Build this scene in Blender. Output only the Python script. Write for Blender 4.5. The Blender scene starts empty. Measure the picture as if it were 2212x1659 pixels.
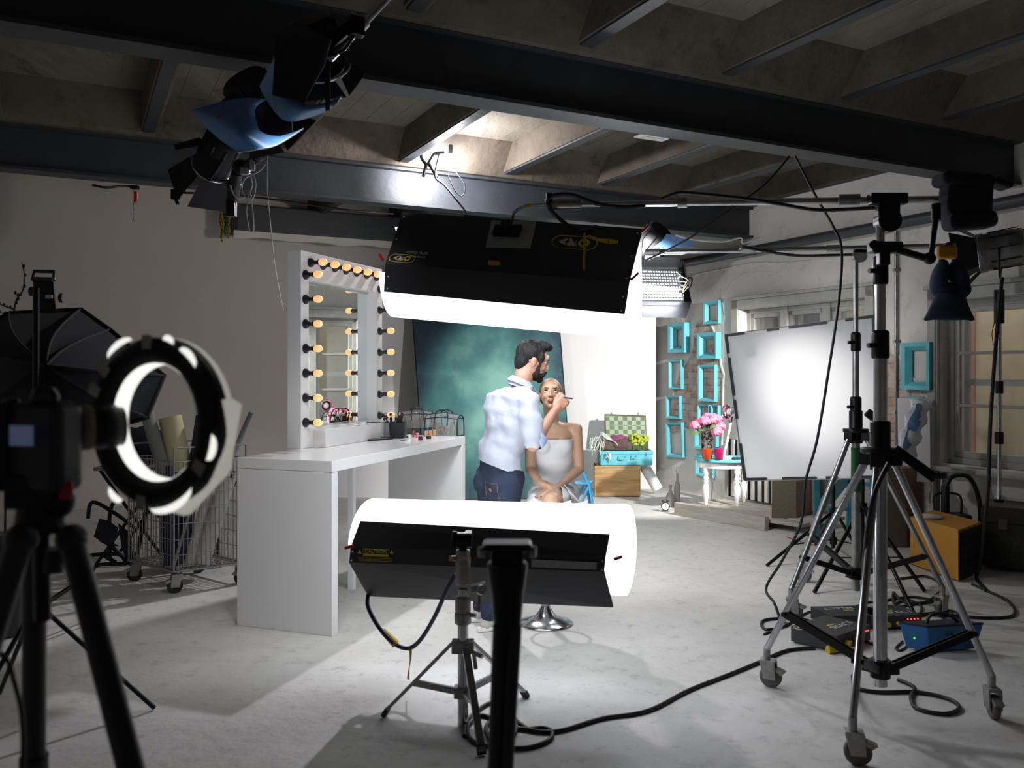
import bpy, bmesh, math, random
from mathutils import Vector, Matrix, noise
random.seed(7)
V=Vector; PI=math.pi
scn=bpy.context.scene; COL=scn.collection
F=1850.0; CX=1106.0; HY=803.0; CH=1.6
def P(px,py,Y): return V(((px-CX)/F*Y, Y, CH-(py-HY)/F*Y))
def G(px,py,z=0.0):
    Y=(CH-z)*F/(py-HY); return V(((px-CX)/F*Y,Y,z))
R0=V((2.38,11.2)); E1=V((.89,.456)); E2=V((-.456,.89))
def RW(a,b,z=0.0):
    p=R0+E1*a+E2*b; return V((p.x,p.y,z))
def WB(px,a=0.0):           # b coordinate where the column px meets the wall plane a
    k=(px-CX)/F; o=R0+E1*a
    return (k*o.y-o.x)/(E2.x-k*E2.y)
# ---------------------------------------------------------------- materials
MATS={}
def mat(name,col,rough=.5,metal=0,emit=0,ecol=None,col2=None,scale=8,detail=6,bump=0,bscale=40,alpha=1,trans=0,fac=(.35,.65),stretch=None,spec=None,sheen=0):
    m=bpy.data.materials.new(name); m.use_nodes=True
    nt=m.node_tree; b=nt.nodes['Principled BSDF']
    b.inputs['Base Color'].default_value=(*col,1); b.inputs['Roughness'].default_value=rough
    b.inputs['Metallic'].default_value=metal
    if spec is not None: b.inputs['Specular IOR Level'].default_value=spec
    if trans: b.inputs['Transmission Weight'].default_value=trans; b.inputs['IOR'].default_value=1.1 if trans<1 else 1.45
    if alpha<1: b.inputs['Alpha'].default_value=alpha
    if sheen: b.inputs['Sheen Weight'].default_value=sheen
    if emit:
        b.inputs['Emission Color'].default_value=(*(ecol or col),1); b.inputs['Emission Strength'].default_value=emit
    tc=nt.nodes.new('ShaderNodeTexCoord'); src=tc.outputs['Object']
    if stretch:
        mp=nt.nodes.new('ShaderNodeMapping'); mp.inputs['Scale'].default_value=stretch
        nt.links.new(src,mp.inputs[0]); src=mp.outputs[0]
    if col2:
        n=nt.nodes.new('ShaderNodeTexNoise'); n.inputs['Scale'].default_value=scale; n.inputs['Detail'].default_value=detail
        n.inputs['Roughness'].default_value=.65
        nt.links.new(src,n.inputs['Vector'])
        r=nt.nodes.new('ShaderNodeValToRGB'); r.color_ramp.elements[0].position=fac[0]; r.color_ramp.elements[1].position=fac[1]
        r.color_ramp.elements[0].color=(*col,1); r.color_ramp.elements[1].color=(*col2,1)
        nt.links.new(n.outputs['Fac'],r.inputs[0]); nt.links.new(r.outputs[0],b.inputs['Base Color'])
    if bump:
        n=nt.nodes.new('ShaderNodeTexNoise'); n.inputs['Scale'].default_value=bscale; n.inputs['Detail'].default_value=5
        nt.links.new(src,n.inputs['Vector'])
        bp=nt.nodes.new('ShaderNodeBump'); bp.inputs['Strength'].default_value=bump; bp.inputs['Distance'].default_value=.02
        nt.links.new(n.outputs['Fac'],bp.inputs['Height']); nt.links.new(bp.outputs[0],b.inputs['Normal'])
    MATS[name]=m; return m
def nodes(name): m=MATS[name]; return m,m.node_tree,m.node_tree.nodes['Principled BSDF']
mat('black',(.014,.016,.021),.45); mat('black_matte',(.006,.006,.008),.85); mat('black_metal',(.012,.012,.014),.35,.6)
mat('black_cloth',(.012,.014,.022),.95,bump=.3,bscale=200)
mat('navy_cloth',(.012,.018,.04),.9,col2=(.02,.03,.06),scale=14,bump=.3,bscale=120)
mat('chrome',(.62,.63,.66),.18,1,col2=(.45,.46,.48),scale=5)
mat('steel',(.42,.42,.43),.35,.9,col2=(.28,.28,.27),scale=12)
mat('cast',(.42,.42,.41),.45,.6,col2=(.26,.25,.24),scale=20)
mat('rubber',(.02,.02,.02),.7); mat('grey_rubber',(.13,.12,.11),.8)
mat('white_gloss',(.80,.80,.80),.12,spec=.5)
mat('white',(.82,.82,.82),.5); mat('white_panel',(.85,.85,.86),.7)
mat('off_white',(.55,.54,.50),.7,col2=(.45,.44,.40)); mat('cream',(.55,.50,.28),.7)
mat('diffuser',(.9,.9,.93),.5,emit=2.5,ecol=(.93,.96,1.0))
mat('tube_glow',(.9,.9,1),.5,emit=4,ecol=(.85,.93,1.0))
mat('bulb_warm',(.8,.45,.22),.4,emit=.95,ecol=(1.0,.46,.18)); mat('bulb_hot',(1,1,1),.4,emit=220,ecol=(.85,.9,1))
mat('ring_glow',(.9,.9,.85),.4,emit=.9,ecol=(1,1,.93)); mat('ring_paper',(.6,.6,.56),.6,emit=.3,ecol=(1,.98,.88),alpha=.93)
mat('grid_glow',(.8,.8,.8),.5,emit=2.6,ecol=(.9,.93,1))
mat('turq',(.11,.45,.53),.5,col2=(.14,.52,.60),scale=9); mat('turq_dark',(.02,.17,.23),.55,col2=(.05,.28,.34),scale=7)
mat('blue_paint',(.08,.42,.75),.4); mat('gel_blue',(.06,.20,.50),.35,alpha=.9,col2=(.16,.32,.58),scale=6)
mat('gel_pale',(.35,.38,.48),.4); mat('plastic_wrap',(.6,.65,.75),.15,col2=(.75,.78,.85),scale=14,bump=.5,bscale=16)
mat('orange_case',(.55,.25,.012),.45,col2=(.5,.22,.01)); mat('yellow',(.6,.42,.02),.5); mat('orange_tape',(.75,.32,.01),.6)
mat('yellow_ink',(.75,.62,.05),.6); mat('white_ink',(.6,.6,.6),.6); mat('red',(.45,.01,.015),.4); mat('green_tape',(.22,.5,.05),.6)
mat('led_red',(1,.05,.03),.4,emit=4,ecol=(1,.04,.02)); mat('led_green',(.1,.8,.1),.4,emit=.8,ecol=(.1,1,.1))
mat('screen',(.05,.08,.2),.3,emit=.07,ecol=(.45,.55,1))
mat('wood_crate',(.55,.36,.16),.7,col2=(.36,.20,.07),scale=3,stretch=(1,1,9)); mat('wood_pale',(.46,.43,.38),.8,col2=(.32,.29,.25),scale=3,stretch=(1,1,8))
mat('wood_brown',(.20,.075,.03),.45,col2=(.13,.045,.02),scale=3,stretch=(1,1,12)); mat('grille',(.17,.145,.10),.9,col2=(.12,.10,.07),scale=120)
mat('trunk',(.014,.012,.008),.6,col2=(.06,.045,.012),scale=18,fac=(.6,.68)); mat('leather_brown',(.07,.05,.04),.7,col2=(.12,.09,.07),scale=20)
mat('blue_box',(.015,.12,.34),.4,col2=(.02,.16,.42),scale=6); mat('dark_blue',(.012,.016,.04),.6)
mat('glass',(1,1,1),.02,trans=1); mat('clear_film',(.8,.8,.82),.08,alpha=.16)
mat('pane',(.8,.85,.85),.05,alpha=.12); mat('mirror',(.85,.88,.87),.01,1); mat('lens',(.02,.02,.04),.05)
mat('win_paint',(.40,.40,.37),.6,col2=(.33,.33,.30),scale=10); mat('ext_wall',(.50,.42,.27),.9,col2=(.42,.35,.22),scale=4); mat('ext_trim',(.36,.15,.09),.8); mat('ext_dark',(.06,.05,.045),.8)
mat('skin_man',(.50,.27,.19),.5,col2=(.44,.22,.15),scale=10); mat('skin_woman',(.48,.29,.19),.42,col2=(.43,.25,.16),scale=6)
mat('hair_dark',(.009,.008,.008),.62,spec=.25,bump=.6,bscale=90,stretch=(1,1,.3)); mat('hair_blond',(.33,.20,.09),.45,col2=(.22,.13,.06),scale=30,bump=.4,bscale=100,stretch=(1,1,.3))
mat('beard',(.022,.014,.012),.9,spec=.2); mat('lip',(.36,.09,.085),.45); mat('eye_white',(.65,.63,.6),.25); mat('iris',(.03,.02,.015),.15); mat('brow',(.06,.035,.02),.8)
mat('nail',(.01,.004,.012),.2); mat('shirt',(.50,.52,.60),.85,col2=(.45,.475,.56),scale=5,bump=.8,bscale=8,spec=.2); mat('shirt_in',(.42,.52,.72),.8)
mat('denim',(.012,.02,.045),.85,col2=(.02,.035,.07),scale=12,bump=.3,bscale=60); mat('stitch',(.35,.14,.03),.7); mat('dress',(.62,.61,.62),.7,bump=.35,bscale=10)
mat('pink',(.75,.10,.25),.7,col2=(.85,.30,.42),scale=50); mat('leaf',(.04,.10,.02),.6); mat('lime',(.36,.44,.03),.7,col2=(.48,.55,.08),scale=60)
mat('mauve',(.28,.06,.18),.9); mat('fringe',(.62,.65,.62),.9); mat('brown_knit',(.08,.04,.04),.95,col2=(.15,.09,.09),scale=80)
mat('vase_orange',(.75,.07,.01),.15,alpha=.92); mat('vase_pink',(.65,.01,.15),.15,alpha=.92); mat('silver_mesh',(.30,.28,.25),.4,.7,col2=(.02,.02,.02),scale=26,fac=(.48,.52))
mat('bottle_grey',(.24,.23,.20),.6); mat('skin_tone_makeup',(.45,.27,.15),.4); mat('brush_hair',(.05,.03,.02),.9); mat('amber',(.3,.12,.03),.4)
mat('cord_white',(.42,.42,.40),.6); mat('cord_black',(.010,.010,.012),.5); mat('cord_blue',(.01,.012,.06),.45); mat('twig',(.03,.022,.015),.9)
mat('dark_green',(.01,.10,.03),.5); mat('chain_yellow',(.30,.20,.01),.5); mat('sticker',(.6,.6,.6),.6)
mat('roll_grey',(.22,.22,.20),.8); mat('plate_grey',(.42,.42,.40),.55,.1,col2=(.32,.32,.31),scale=30); mat('shelf_grey',(.3,.3,.3),.6)
# painted canvas
mat('canvas',(.03,.10,.12),.85,col2=(.20,.40,.36),scale=1.5,detail=5,fac=(.3,.72))
def canvas_nodes():
    m,nt,b=nodes('canvas'); tc=nt.nodes.new('ShaderNodeTexCoord')
    g=nt.nodes.new('ShaderNodeTexGradient'); g.gradient_type='SPHERICAL'
    mp=nt.nodes.new('ShaderNodeMapping'); mp.inputs['Location'].default_value=(.05,0,-.75); mp.inputs['Scale'].default_value=(.9,.4,.62)
    nt.links.new(tc.outputs['Object'],mp.inputs[0]); nt.links.new(mp.outputs[0],g.inputs[0])
    n=nt.nodes.new('ShaderNodeTexNoise'); n.inputs['Scale'].default_value=2.3; n.inputs['Detail'].default_value=7; nt.links.new(tc.outputs['Object'],n.inputs['Vector'])
    ma=nt.nodes.new('ShaderNodeMath'); ma.operation='MULTIPLY_ADD'; ma.inputs[1].default_value=.9; nt.links.new(n.outputs['Fac'],ma.inputs[0])
    mb=nt.nodes.new('ShaderNodeMath'); mb.operation='MULTIPLY_ADD'; mb.inputs[1].default_value=.75; mb.inputs[2].default_value=-.38; nt.links.new(g.outputs['Fac'],mb.inputs[0]); nt.links.new(mb.outputs[0],ma.inputs[2])
    r=nt.nodes.new('ShaderNodeValToRGB'); e=r.color_ramp.elements; e[0].position=.12; e[0].color=(.028,.06,.085,1); e[1].position=.75; e[1].color=(.22,.46,.40,1)
    x=e.new(.42); x.color=(.065,.20,.20,1)
    nt.links.new(ma.outputs[0],r.inputs[0]); nt.links.new(r.outputs[0],b.inputs['Base Color'])
canvas_nodes()
def surf(name,cols,scales,rough,bump,bs,stretch=None):
    """three-tone stained surface from two noises"""
    m=bpy.data.materials.new(name); m.use_nodes=True; nt=m.node_tree; b=nt.nodes['Principled BSDF']; b.inputs['Roughness'].default_value=rough
    tc=nt.nodes.new('ShaderNodeTexCoord'); src=tc.outputs['Object']
    if stretch:
        mp=nt.nodes.new('ShaderNodeMapping'); mp.inputs['Scale'].default_value=stretch[0]; mp.inputs['Rotation'].default_value=stretch[1]
        nt.links.new(src,mp.inputs[0]); src=mp.outputs[0]
    n1=nt.nodes.new('ShaderNodeTexNoise'); n1.inputs['Scale'].default_value=scales[0]; n1.inputs['Detail'].default_value=8; n1.inputs['Roughness'].default_value=.7; nt.links.new(src,n1.inputs['Vector'])
    n2=nt.nodes.new('ShaderNodeTexNoise'); n2.inputs['Scale'].default_value=scales[1]; n2.inputs['Detail'].default_value=10; n2.inputs['Roughness'].default_value=.75; nt.links.new(src,n2.inputs['Vector'])
    r=nt.nodes.new('ShaderNodeValToRGB'); r.color_ramp.elements[0].position=.36; r.color_ramp.elements[1].position=.62
    r.color_ramp.elements[0].color=(*cols[0],1); r.color_ramp.elements[1].color=(*cols[1],1); nt.links.new(n1.outputs['Fac'],r.inputs[0])
    r2=nt.nodes.new('ShaderNodeValToRGB'); r2.color_ramp.elements[0].position=.54; r2.color_ramp.elements[1].position=.72
    r2.color_ramp.elements[0].color=(0,0,0,1); nt.links.new(n2.outputs['Fac'],r2.inputs[0])
    mx=nt.nodes.new('ShaderNodeMixRGB'); nt.links.new(r2.outputs[0],mx.inputs[0]); nt.links.new(r.outputs[0],mx.inputs[1]); mx.inputs[2].default_value=(*cols[2],1)
    nt.links.new(mx.outputs[0],b.inputs['Base Color'])
    n3=nt.nodes.new('ShaderNodeTexNoise'); n3.inputs['Scale'].default_value=bs; n3.inputs['Detail'].default_value=8; nt.links.new(src,n3.inputs['Vector'])
    bp=nt.nodes.new('ShaderNodeBump'); bp.inputs['Strength'].default_value=bump; bp.inputs['Distance'].default_value=.03
    nt.links.new(n3.outputs['Fac'],bp.inputs['Height']); nt.links.new(bp.outputs[0],b.inputs['Normal'])
    MATS[name]=m; return m
surf('floor',((.56,.55,.525),(.67,.66,.635),(.36,.35,.325)),(1.1,9),.55,.25,14)
surf('plaster_grey',((.62,.565,.52),(.66,.605,.56),(.64,.585,.54)),(.7,3),.85,.15,6)
surf('plaster_right',((.56,.54,.50),(.66,.64,.61),(.48,.45,.39)),(1.3,5),.85,.6,5)
surf('concrete',((.13,.11,.08),(.235,.21,.165),(.055,.042,.028)),(1.6,3.2),.9,.6,9,((1,.35,1),(0,0,-.47)))
surf('beam_paint',((.032,.037,.044),(.042,.048,.055),(.026,.029,.032)),(2,6),.5,.1,20)
surf('joist',((.085,.066,.048),(.14,.115,.085),(.04,.03,.02)),(2,5),.9,.4,12)
def brick():
    m=bpy.data.materials.new('brick'); m.use_nodes=True; nt=m.node_tree; b=nt.nodes['Principled BSDF']; b.inputs['Roughness'].default_value=.9
    tc=nt.nodes.new('ShaderNodeTexCoord'); mp=nt.nodes.new('ShaderNodeMapping'); mp.inputs['Rotation'].default_value=(PI/2,0,0)
    nt.links.new(tc.outputs['UV'],mp.inputs[0])
    br=nt.nodes.new('ShaderNodeTexBrick'); br.inputs['Scale'].default_value=1; br.inputs['Brick Width'].default_value=.26; br.inputs['Row Height'].default_value=.085
    br.inputs['Mortar Size'].default_value=.008; br.inputs['Color1'].default_value=(.36,.20,.15,1); br.inputs['Color2'].default_value=(.46,.36,.31,1); br.inputs['Mortar'].default_value=(.20,.17,.15,1)
    n=nt.nodes.new('ShaderNodeTexNoise'); n.inputs['Scale'].default_value=9; n.inputs['Detail'].default_value=8; nt.links.new(tc.outputs['UV'],n.inputs['Vector'])
    ad=nt.nodes.new('ShaderNodeVectorMath'); ad.operation='MULTIPLY_ADD'; ad.inputs[1].default_value=(.03,.03,.03)
    nt.links.new(n.outputs['Color'],ad.inputs[0]); nt.links.new(tc.outputs['UV'],ad.inputs[2]); nt.links.new(ad.outputs[0],br.inputs['Vector'])
    mx=nt.nodes.new('ShaderNodeMixRGB'); nt.links.new(br.outputs['Color'],mx.inputs[1]); mx.inputs[2].default_value=(.46,.41,.37,1)
    r=nt.nodes.new('ShaderNodeValToRGB'); r.color_ramp.elements[0].position=.40; r.color_ramp.elements[1].position=.64; nt.links.new(n.outputs['Fac'],r.inputs[0]); nt.links.new(r.outputs[0],mx.inputs[0])
    nt.links.new(mx.outputs[0],b.inputs['Base Color'])
    bp=nt.nodes.new('ShaderNodeBump'); bp.inputs['Strength'].default_value=.9; bp.inputs['Distance'].default_value=.02; bp.invert=True
    sm=nt.nodes.new('ShaderNodeMath'); sm.operation='ADD'; nt.links.new(br.outputs['Fac'],sm.inputs[0]); nt.links.new(n.outputs['Fac'],sm.inputs[1])
    nt.links.new(sm.outputs[0],bp.inputs['Height']); nt.links.new(bp.outputs[0],b.inputs['Normal']); MATS['brick']=m
brick()
def check():
    m=bpy.data.materials.new('gingham'); m.use_nodes=True; nt=m.node_tree; b=nt.nodes['Principled BSDF']; b.inputs['Roughness'].default_value=.9
    tc=nt.nodes.new('ShaderNodeTexCoord'); c=nt.nodes.new('ShaderNodeTexChecker'); c.inputs['Scale'].default_value=17
    c.inputs['Color1'].default_value=(.16,.24,.14,1); c.inputs['Color2'].default_value=(.42,.48,.36,1)
    nt.links.new(tc.outputs['Object'],c.inputs['Vector']); nt.links.new(c.outputs[0],b.inputs['Base Color']); MATS['gingham']=m
check()
# ---------------------------------------------------------------- mesh builder
def org(o):
    p=V((0,0,0))
    while o is not None: p+=o.location; o=o.parent
    return p
def frame_from(d,up=V((0,0,1))):
    z=d.normalized()
    if abs(z.dot(up))>.99: up=V((0,1,0))
    x=up.cross(z).normalized(); y=z.cross(x)
    return Matrix((x,y,z)).transposed()
def catmull(pts,n=8,closed=False):
    pts=[V(p) for p in pts]; out=[]; N=len(pts)
    rng=N if closed else N-1
    for i in range(rng):
        if closed: p0,p1,p2,p3=pts[(i-1)%N],pts[i],pts[(i+1)%N],pts[(i+2)%N]
        else: p0,p1,p2,p3=pts[max(i-1,0)],pts[i],pts[i+1],pts[min(i+2,N-1)]
        for k in range(n):
            t=k/n
            out.append(.5*((2*p1)+(-p0+p2)*t+(2*p0-5*p1+4*p2-p3)*t*t+(-p0+3*p1-3*p2+p3)*t**3))
    if not closed: out.append(pts[-1])
    return out
class MB:
    def __init__(s): s.v=[]; s.f=[]; s.sm=[]; s.uv=None
    def add(s,vs,fs,smooth=False):
        o=len(s.v); s.v+= [V(v) for v in vs]
        for f in fs: s.f.append([i+o for i in f]); s.sm.append(smooth)
        return s
    def hexa(s,p):  # 8 points: bottom 4 ccw, top 4
        return s.add(p,[(0,3,2,1),(4,5,6,7),(0,1,5,4),(1,2,6,5),(2,3,7,6),(3,0,4,7)])
    def box(s,c,sz,M=None,rz=0):
        c=V(c); h=V(sz)/2
        if M is None: M=Matrix.Rotation(rz,3,'Z')
        p=[c+M@V((x*h.x,y*h.y,z*h.z)) for z in(-1,1) for x,y in((-1,-1),(1,-1),(1,1),(-1,1))]
        return s.hexa(p)
    def bar(s,a,b,w,h=None,up=V((0,0,1))):
        a=V(a);b=V(b);d=b-a; h=h or w; M=frame_from(d,up)
        return s.box((a+b)/2,(w,h,d.length),M)
    def cone(s,a,b,r0,r1=None,n=12,caps=True):
        a=V(a);b=V(b); r1=r0 if r1 is None else r1; M=frame_from(b-a); vs=[]
        for p,r in((a,r0),(b,r1)):
            for i in range(n):
                t=2*PI*i/n; vs.append(p+M@V((r*math.cos(t),r*math.sin(t),0)))
        fs=[(i,(i+1)%n,n+(i+1)%n,n+i) for i in range(n)]
        s.add(vs,fs,True)
        if caps: s.add(vs,[tuple(range(n))[::-1],tuple(range(n,2*n))])
        return s
    def tube(s,pts,r,n=8,smooth=True,closed=False):
        pts=[V(p) for p in pts]; N=len(pts); vs=[]; prev=None
        for i,p in enumerate(pts):
            a=pts[i-1] if (i>0 or closed) else p; b=pts[(i+1)%N] if (i<N-1 or closed) else p
            d=(b-a); d=d.normalized() if d.length>1e-9 else V((0,0,1))
            if prev is None:
                M=frame_from(d); prev=M@V((1,0,0))
            x=(prev-d*prev.dot(d)); x=x.normalized() if x.length>1e-6 else frame_from(d)@V((1,0,0)); prev=x; y=d.cross(x)
            rr=r[i] if isinstance(r,(list,tuple)) else r
            for k in range(n):
                t=2*PI*k/n; vs.append(p+x*(rr*math.cos(t))+y*(rr*math.sin(t)))
        fs=[]
        for i in range(N if closed else N-1):
            for k in range(n):
                j=(i+1)%N; fs.append((i*n+k,i*n+(k+1)%n,j*n+(k+1)%n,j*n+k))
        s.add(vs,fs,smooth)
        if not closed: s.add(vs[:n]+vs[-n:],[tuple(range(n))[::-1],tuple(range(n,2*n))])
        return s
    def lathe(s,c,prof,n=24,M=None,cap=True):
        c=V(c); M=M or Matrix.Identity(3); vs=[]
        for r,z in prof:
            for i in range(n):
                t=2*PI*i/n; vs.append(c+M@V((r*math.cos(t),r*math.sin(t),z)))
        fs=[]
        for j in range(len(prof)-1):
            for i in range(n): fs.append((j*n+i,j*n+(i+1)%n,(j+1)*n+(i+1)%n,(j+1)*n+i))
        s.add(vs,fs,True)
        if cap: 
            m=len(prof)-1; s.add(vs[:n]+vs[m*n:],[tuple(range(n))[::-1],tuple(range(n,2*n))])
        return s
    def ball(s,c,r,n=10,M=None):
        r=V(r) if not isinstance(r,(int,float)) else V((r,r,r)); c=V(c); M=M or Matrix.Identity(3)
        vs=[c+M@V((0,0,-r.z))]; m=n
        for j in range(1,n):
            a=-PI/2+PI*j/n
            for i in range(m+4): 
                t=2*PI*i/(m+4); vs.append(c+M@V((r.x*math.cos(a)*math.cos(t),r.y*math.cos(a)*math.sin(t),r.z*math.sin(a))))
        vs.append(c+M@V((0,0,r.z))); q=m+4; L=len(vs)-1; fs=[]
        for i in range(q): fs.append((0,1+(i+1)%q,1+i)); fs.append((L,L-q+i,L-q+(i+1)%q))
        for j in range(n-2):
            for i in range(q): a=1+j*q+i;b=1+j*q+(i+1)%q; fs.append((a,b,b+q,a+q))
        return s.add(vs,fs,True)
    def prism(s,pts,d):   # closed polygon pts, extruded by vector d
        pts=[V(p) for p in pts]; n=len(pts); d=V(d)
        return s.add(pts+[p+d for p in pts],[tuple(range(n))[::-1],tuple(range(n,2*n))]+[(i,(i+1)%n,n+(i+1)%n,n+i) for i in range(n)])
    def sheet(s,rows,t=0,smooth=True):
        """grid of points rows[i][j]; t thickness"""
        rows=[[V(p) for p in r] for r in rows]; R=len(rows); C=len(rows[0]); flat=[p for r in rows for p in r]
        fs=[(i*C+j,i*C+j+1,(i+1)*C+j+1,(i+1)*C+j) for i in range(R-1) for j in range(C-1)]
        if not t: return s.add(flat,fs,smooth)
        nr=[V((0,0,0)) for _ in flat]
        for f in fs:
            nn=(flat[f[1]]-flat[f[0]]).cross(flat[f[3]]-flat[f[0]])
            if nn.length>1e-12:
                nn.normalize()
                for i in f: nr[i]+=nn
        back=[p+(n_.normalized()*t if n_.length>1e-9 else V((0,0,t))) for p,n_ in zip(flat,nr)]
        o=len(flat); s.add(flat+back,[f[::-1] for f in fs]+[tuple(i+o for i in f) for f in fs],smooth)
        bd=[(0,j,0,j+1) for j in range(C-1)]+[(R-1,j+1,R-1,j) for j in range(C-1)]+[(i+1,0,i,0) for i in range(R-1)]+[(i,C-1,i+1,C-1) for i in range(R-1)]
        s.add(flat+back,[(a*C+b,c*C+d,c*C+d+o,a*C+b+o) for a,b,c,d in bd]); return s
    def build(s,name,m,parent=None,bevel=0,loc=None,seg=2,solid=0,sub=0):
        me=bpy.data.meshes.new(name)
        o=org(parent) if parent is not None else (V(loc) if loc is not None else V((0,0,0)))
        me.from_pydata([v-o for v in s.v],[],s.f); me.update()
        for p,sm in zip(me.polygons,s.sm): p.use_smooth=sm
        ob=bpy.data.objects.new(name,me); COL.objects.link(ob)
        me.materials.append(MATS[m] if isinstance(m,str) else m)
        if parent is not None: ob.parent=parent
        elif loc is not None: ob.location=o
        if solid:
            md=ob.modifiers.new('s','SOLIDIFY'); md.thickness=solid
        if bevel:
            md=ob.modifiers.new('b','BEVEL'); md.width=bevel; md.segments=seg; md.limit_method='ANGLE'
        if sub:
            md=ob.modifiers.new('u','SUBSURF'); md.levels=sub; md.render_levels=sub
        return ob
def tag(o,label,cat,group=None,kind=None):
    o['label']=label; o['category']=cat
    if group: o['group']=group
    if kind: o['kind']=kind
    return o
def thing(name,loc,label,cat,group=None):
    o=bpy.data.objects.new(name,None); COL.objects.link(o); o.location=V(loc); o.empty_display_size=.1
    return tag(o,label,cat,group)
def struct(o): o['kind']='structure'; return o
def copy_tree(o,parent=None):
    c=o.copy(); COL.objects.link(c); c.parent=parent
    for ch in list(o.children): copy_tree(ch,c)
    return c
def text(name,s,size,origin,xdir,updir,m,parent,off=.002,align='CENTER',ext=.0006,sy=1):
    cu=bpy.data.curves.new('t','FONT'); cu.body=s; cu.size=size; cu.align_x=align; cu.align_y='CENTER'; cu.extrude=ext
    ob=bpy.data.objects.new('t',cu); COL.objects.link(ob); bpy.context.view_layer.update()
    me=bpy.data.meshes.new_from_object(ob.evaluated_get(bpy.context.evaluated_depsgraph_get()))
    x=V(xdir).normalized(); y=V(updir); y=(y-x*y.dot(x)).normalized(); z=x.cross(y)
    M=Matrix((x,y*sy,z)).transposed(); o=org(parent); og=V(origin)+z*off
    for v in me.vertices: v.co=og+M@v.co-o
    me.name=name; me.materials.clear(); me.materials.append(MATS[m])
    COL.objects.unlink(ob); bpy.data.objects.remove(ob)
    r=bpy.data.objects.new(name,me); COL.objects.link(r); r.parent=parent; return r
def light(kind,name,loc,power,color=(1,1,1),target=None,**kw):
    l=bpy.data.lights.new(name,kind); l.energy=power; l.color=color
    for k,v in kw.items(): setattr(l,k,v)
    o=bpy.data.objects.new(name,l); COL.objects.link(o); o.location=V(loc)
    if target is not None: o.rotation_euler=(V(target)-V(loc)).to_track_quat('-Z','Y').to_euler()
    return o
# ---------------------------------------------------------------- camera and world
cam=bpy.data.cameras.new('camera'); co=bpy.data.objects.new('camera',cam); COL.objects.link(co); scn.camera=co
co.location=(0,0,CH); co.rotation_euler=(PI/2,0,0); cam.sensor_width=36; cam.lens=36*F/2212; cam.shift_y=-(829.5-HY)/2212; cam.clip_start=.05
cam.dof.use_dof=True; cam.dof.focus_distance=7; cam.dof.aperture_fstop=3.0
scn.view_settings.view_transform='Standard'; scn.view_settings.look='None'
w=bpy.data.worlds.new('w'); scn.world=w; w.use_nodes=True
w.node_tree.nodes['Background'].inputs[0].default_value=(.75,.82,1,1); w.node_tree.nodes['Background'].inputs[1].default_value=.018
# ---------------------------------------------------------------- room shell
AL=-9.6; BN=-12.8; BF=2.3; TOP=3.86
def rbox(mb,a0,a1,b0,b1,z0,z1):
    return mb.hexa([RW(a0,b0,z0),RW(a1,b0,z0),RW(a1,b1,z0),RW(a0,b1,z0),RW(a0,b0,z1),RW(a1,b0,z1),RW(a1,b1,z1),RW(a0,b1,z1)])
struct(rbox(MB(),AL-.3,.35,BN-.2,BF+.3,-.15,0).build('floor','floor'))
struct(rbox(MB(),AL-.3,.35,BN-.2,BF+.3,TOP,TOP+.15).build('ceiling','concrete'))
struct(rbox(MB(),AL-.3,.35,BF,BF+.3,0,TOP).build('wall_back','plaster_grey'))
struct(rbox(MB(),AL-.3,AL,BN,BF,0,TOP).build('wall_left','plaster_grey'))
struct(rbox(MB(),AL-.3,.35,BN-.2,BN,0,TOP).build('wall_front','plaster_grey'))
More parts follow.
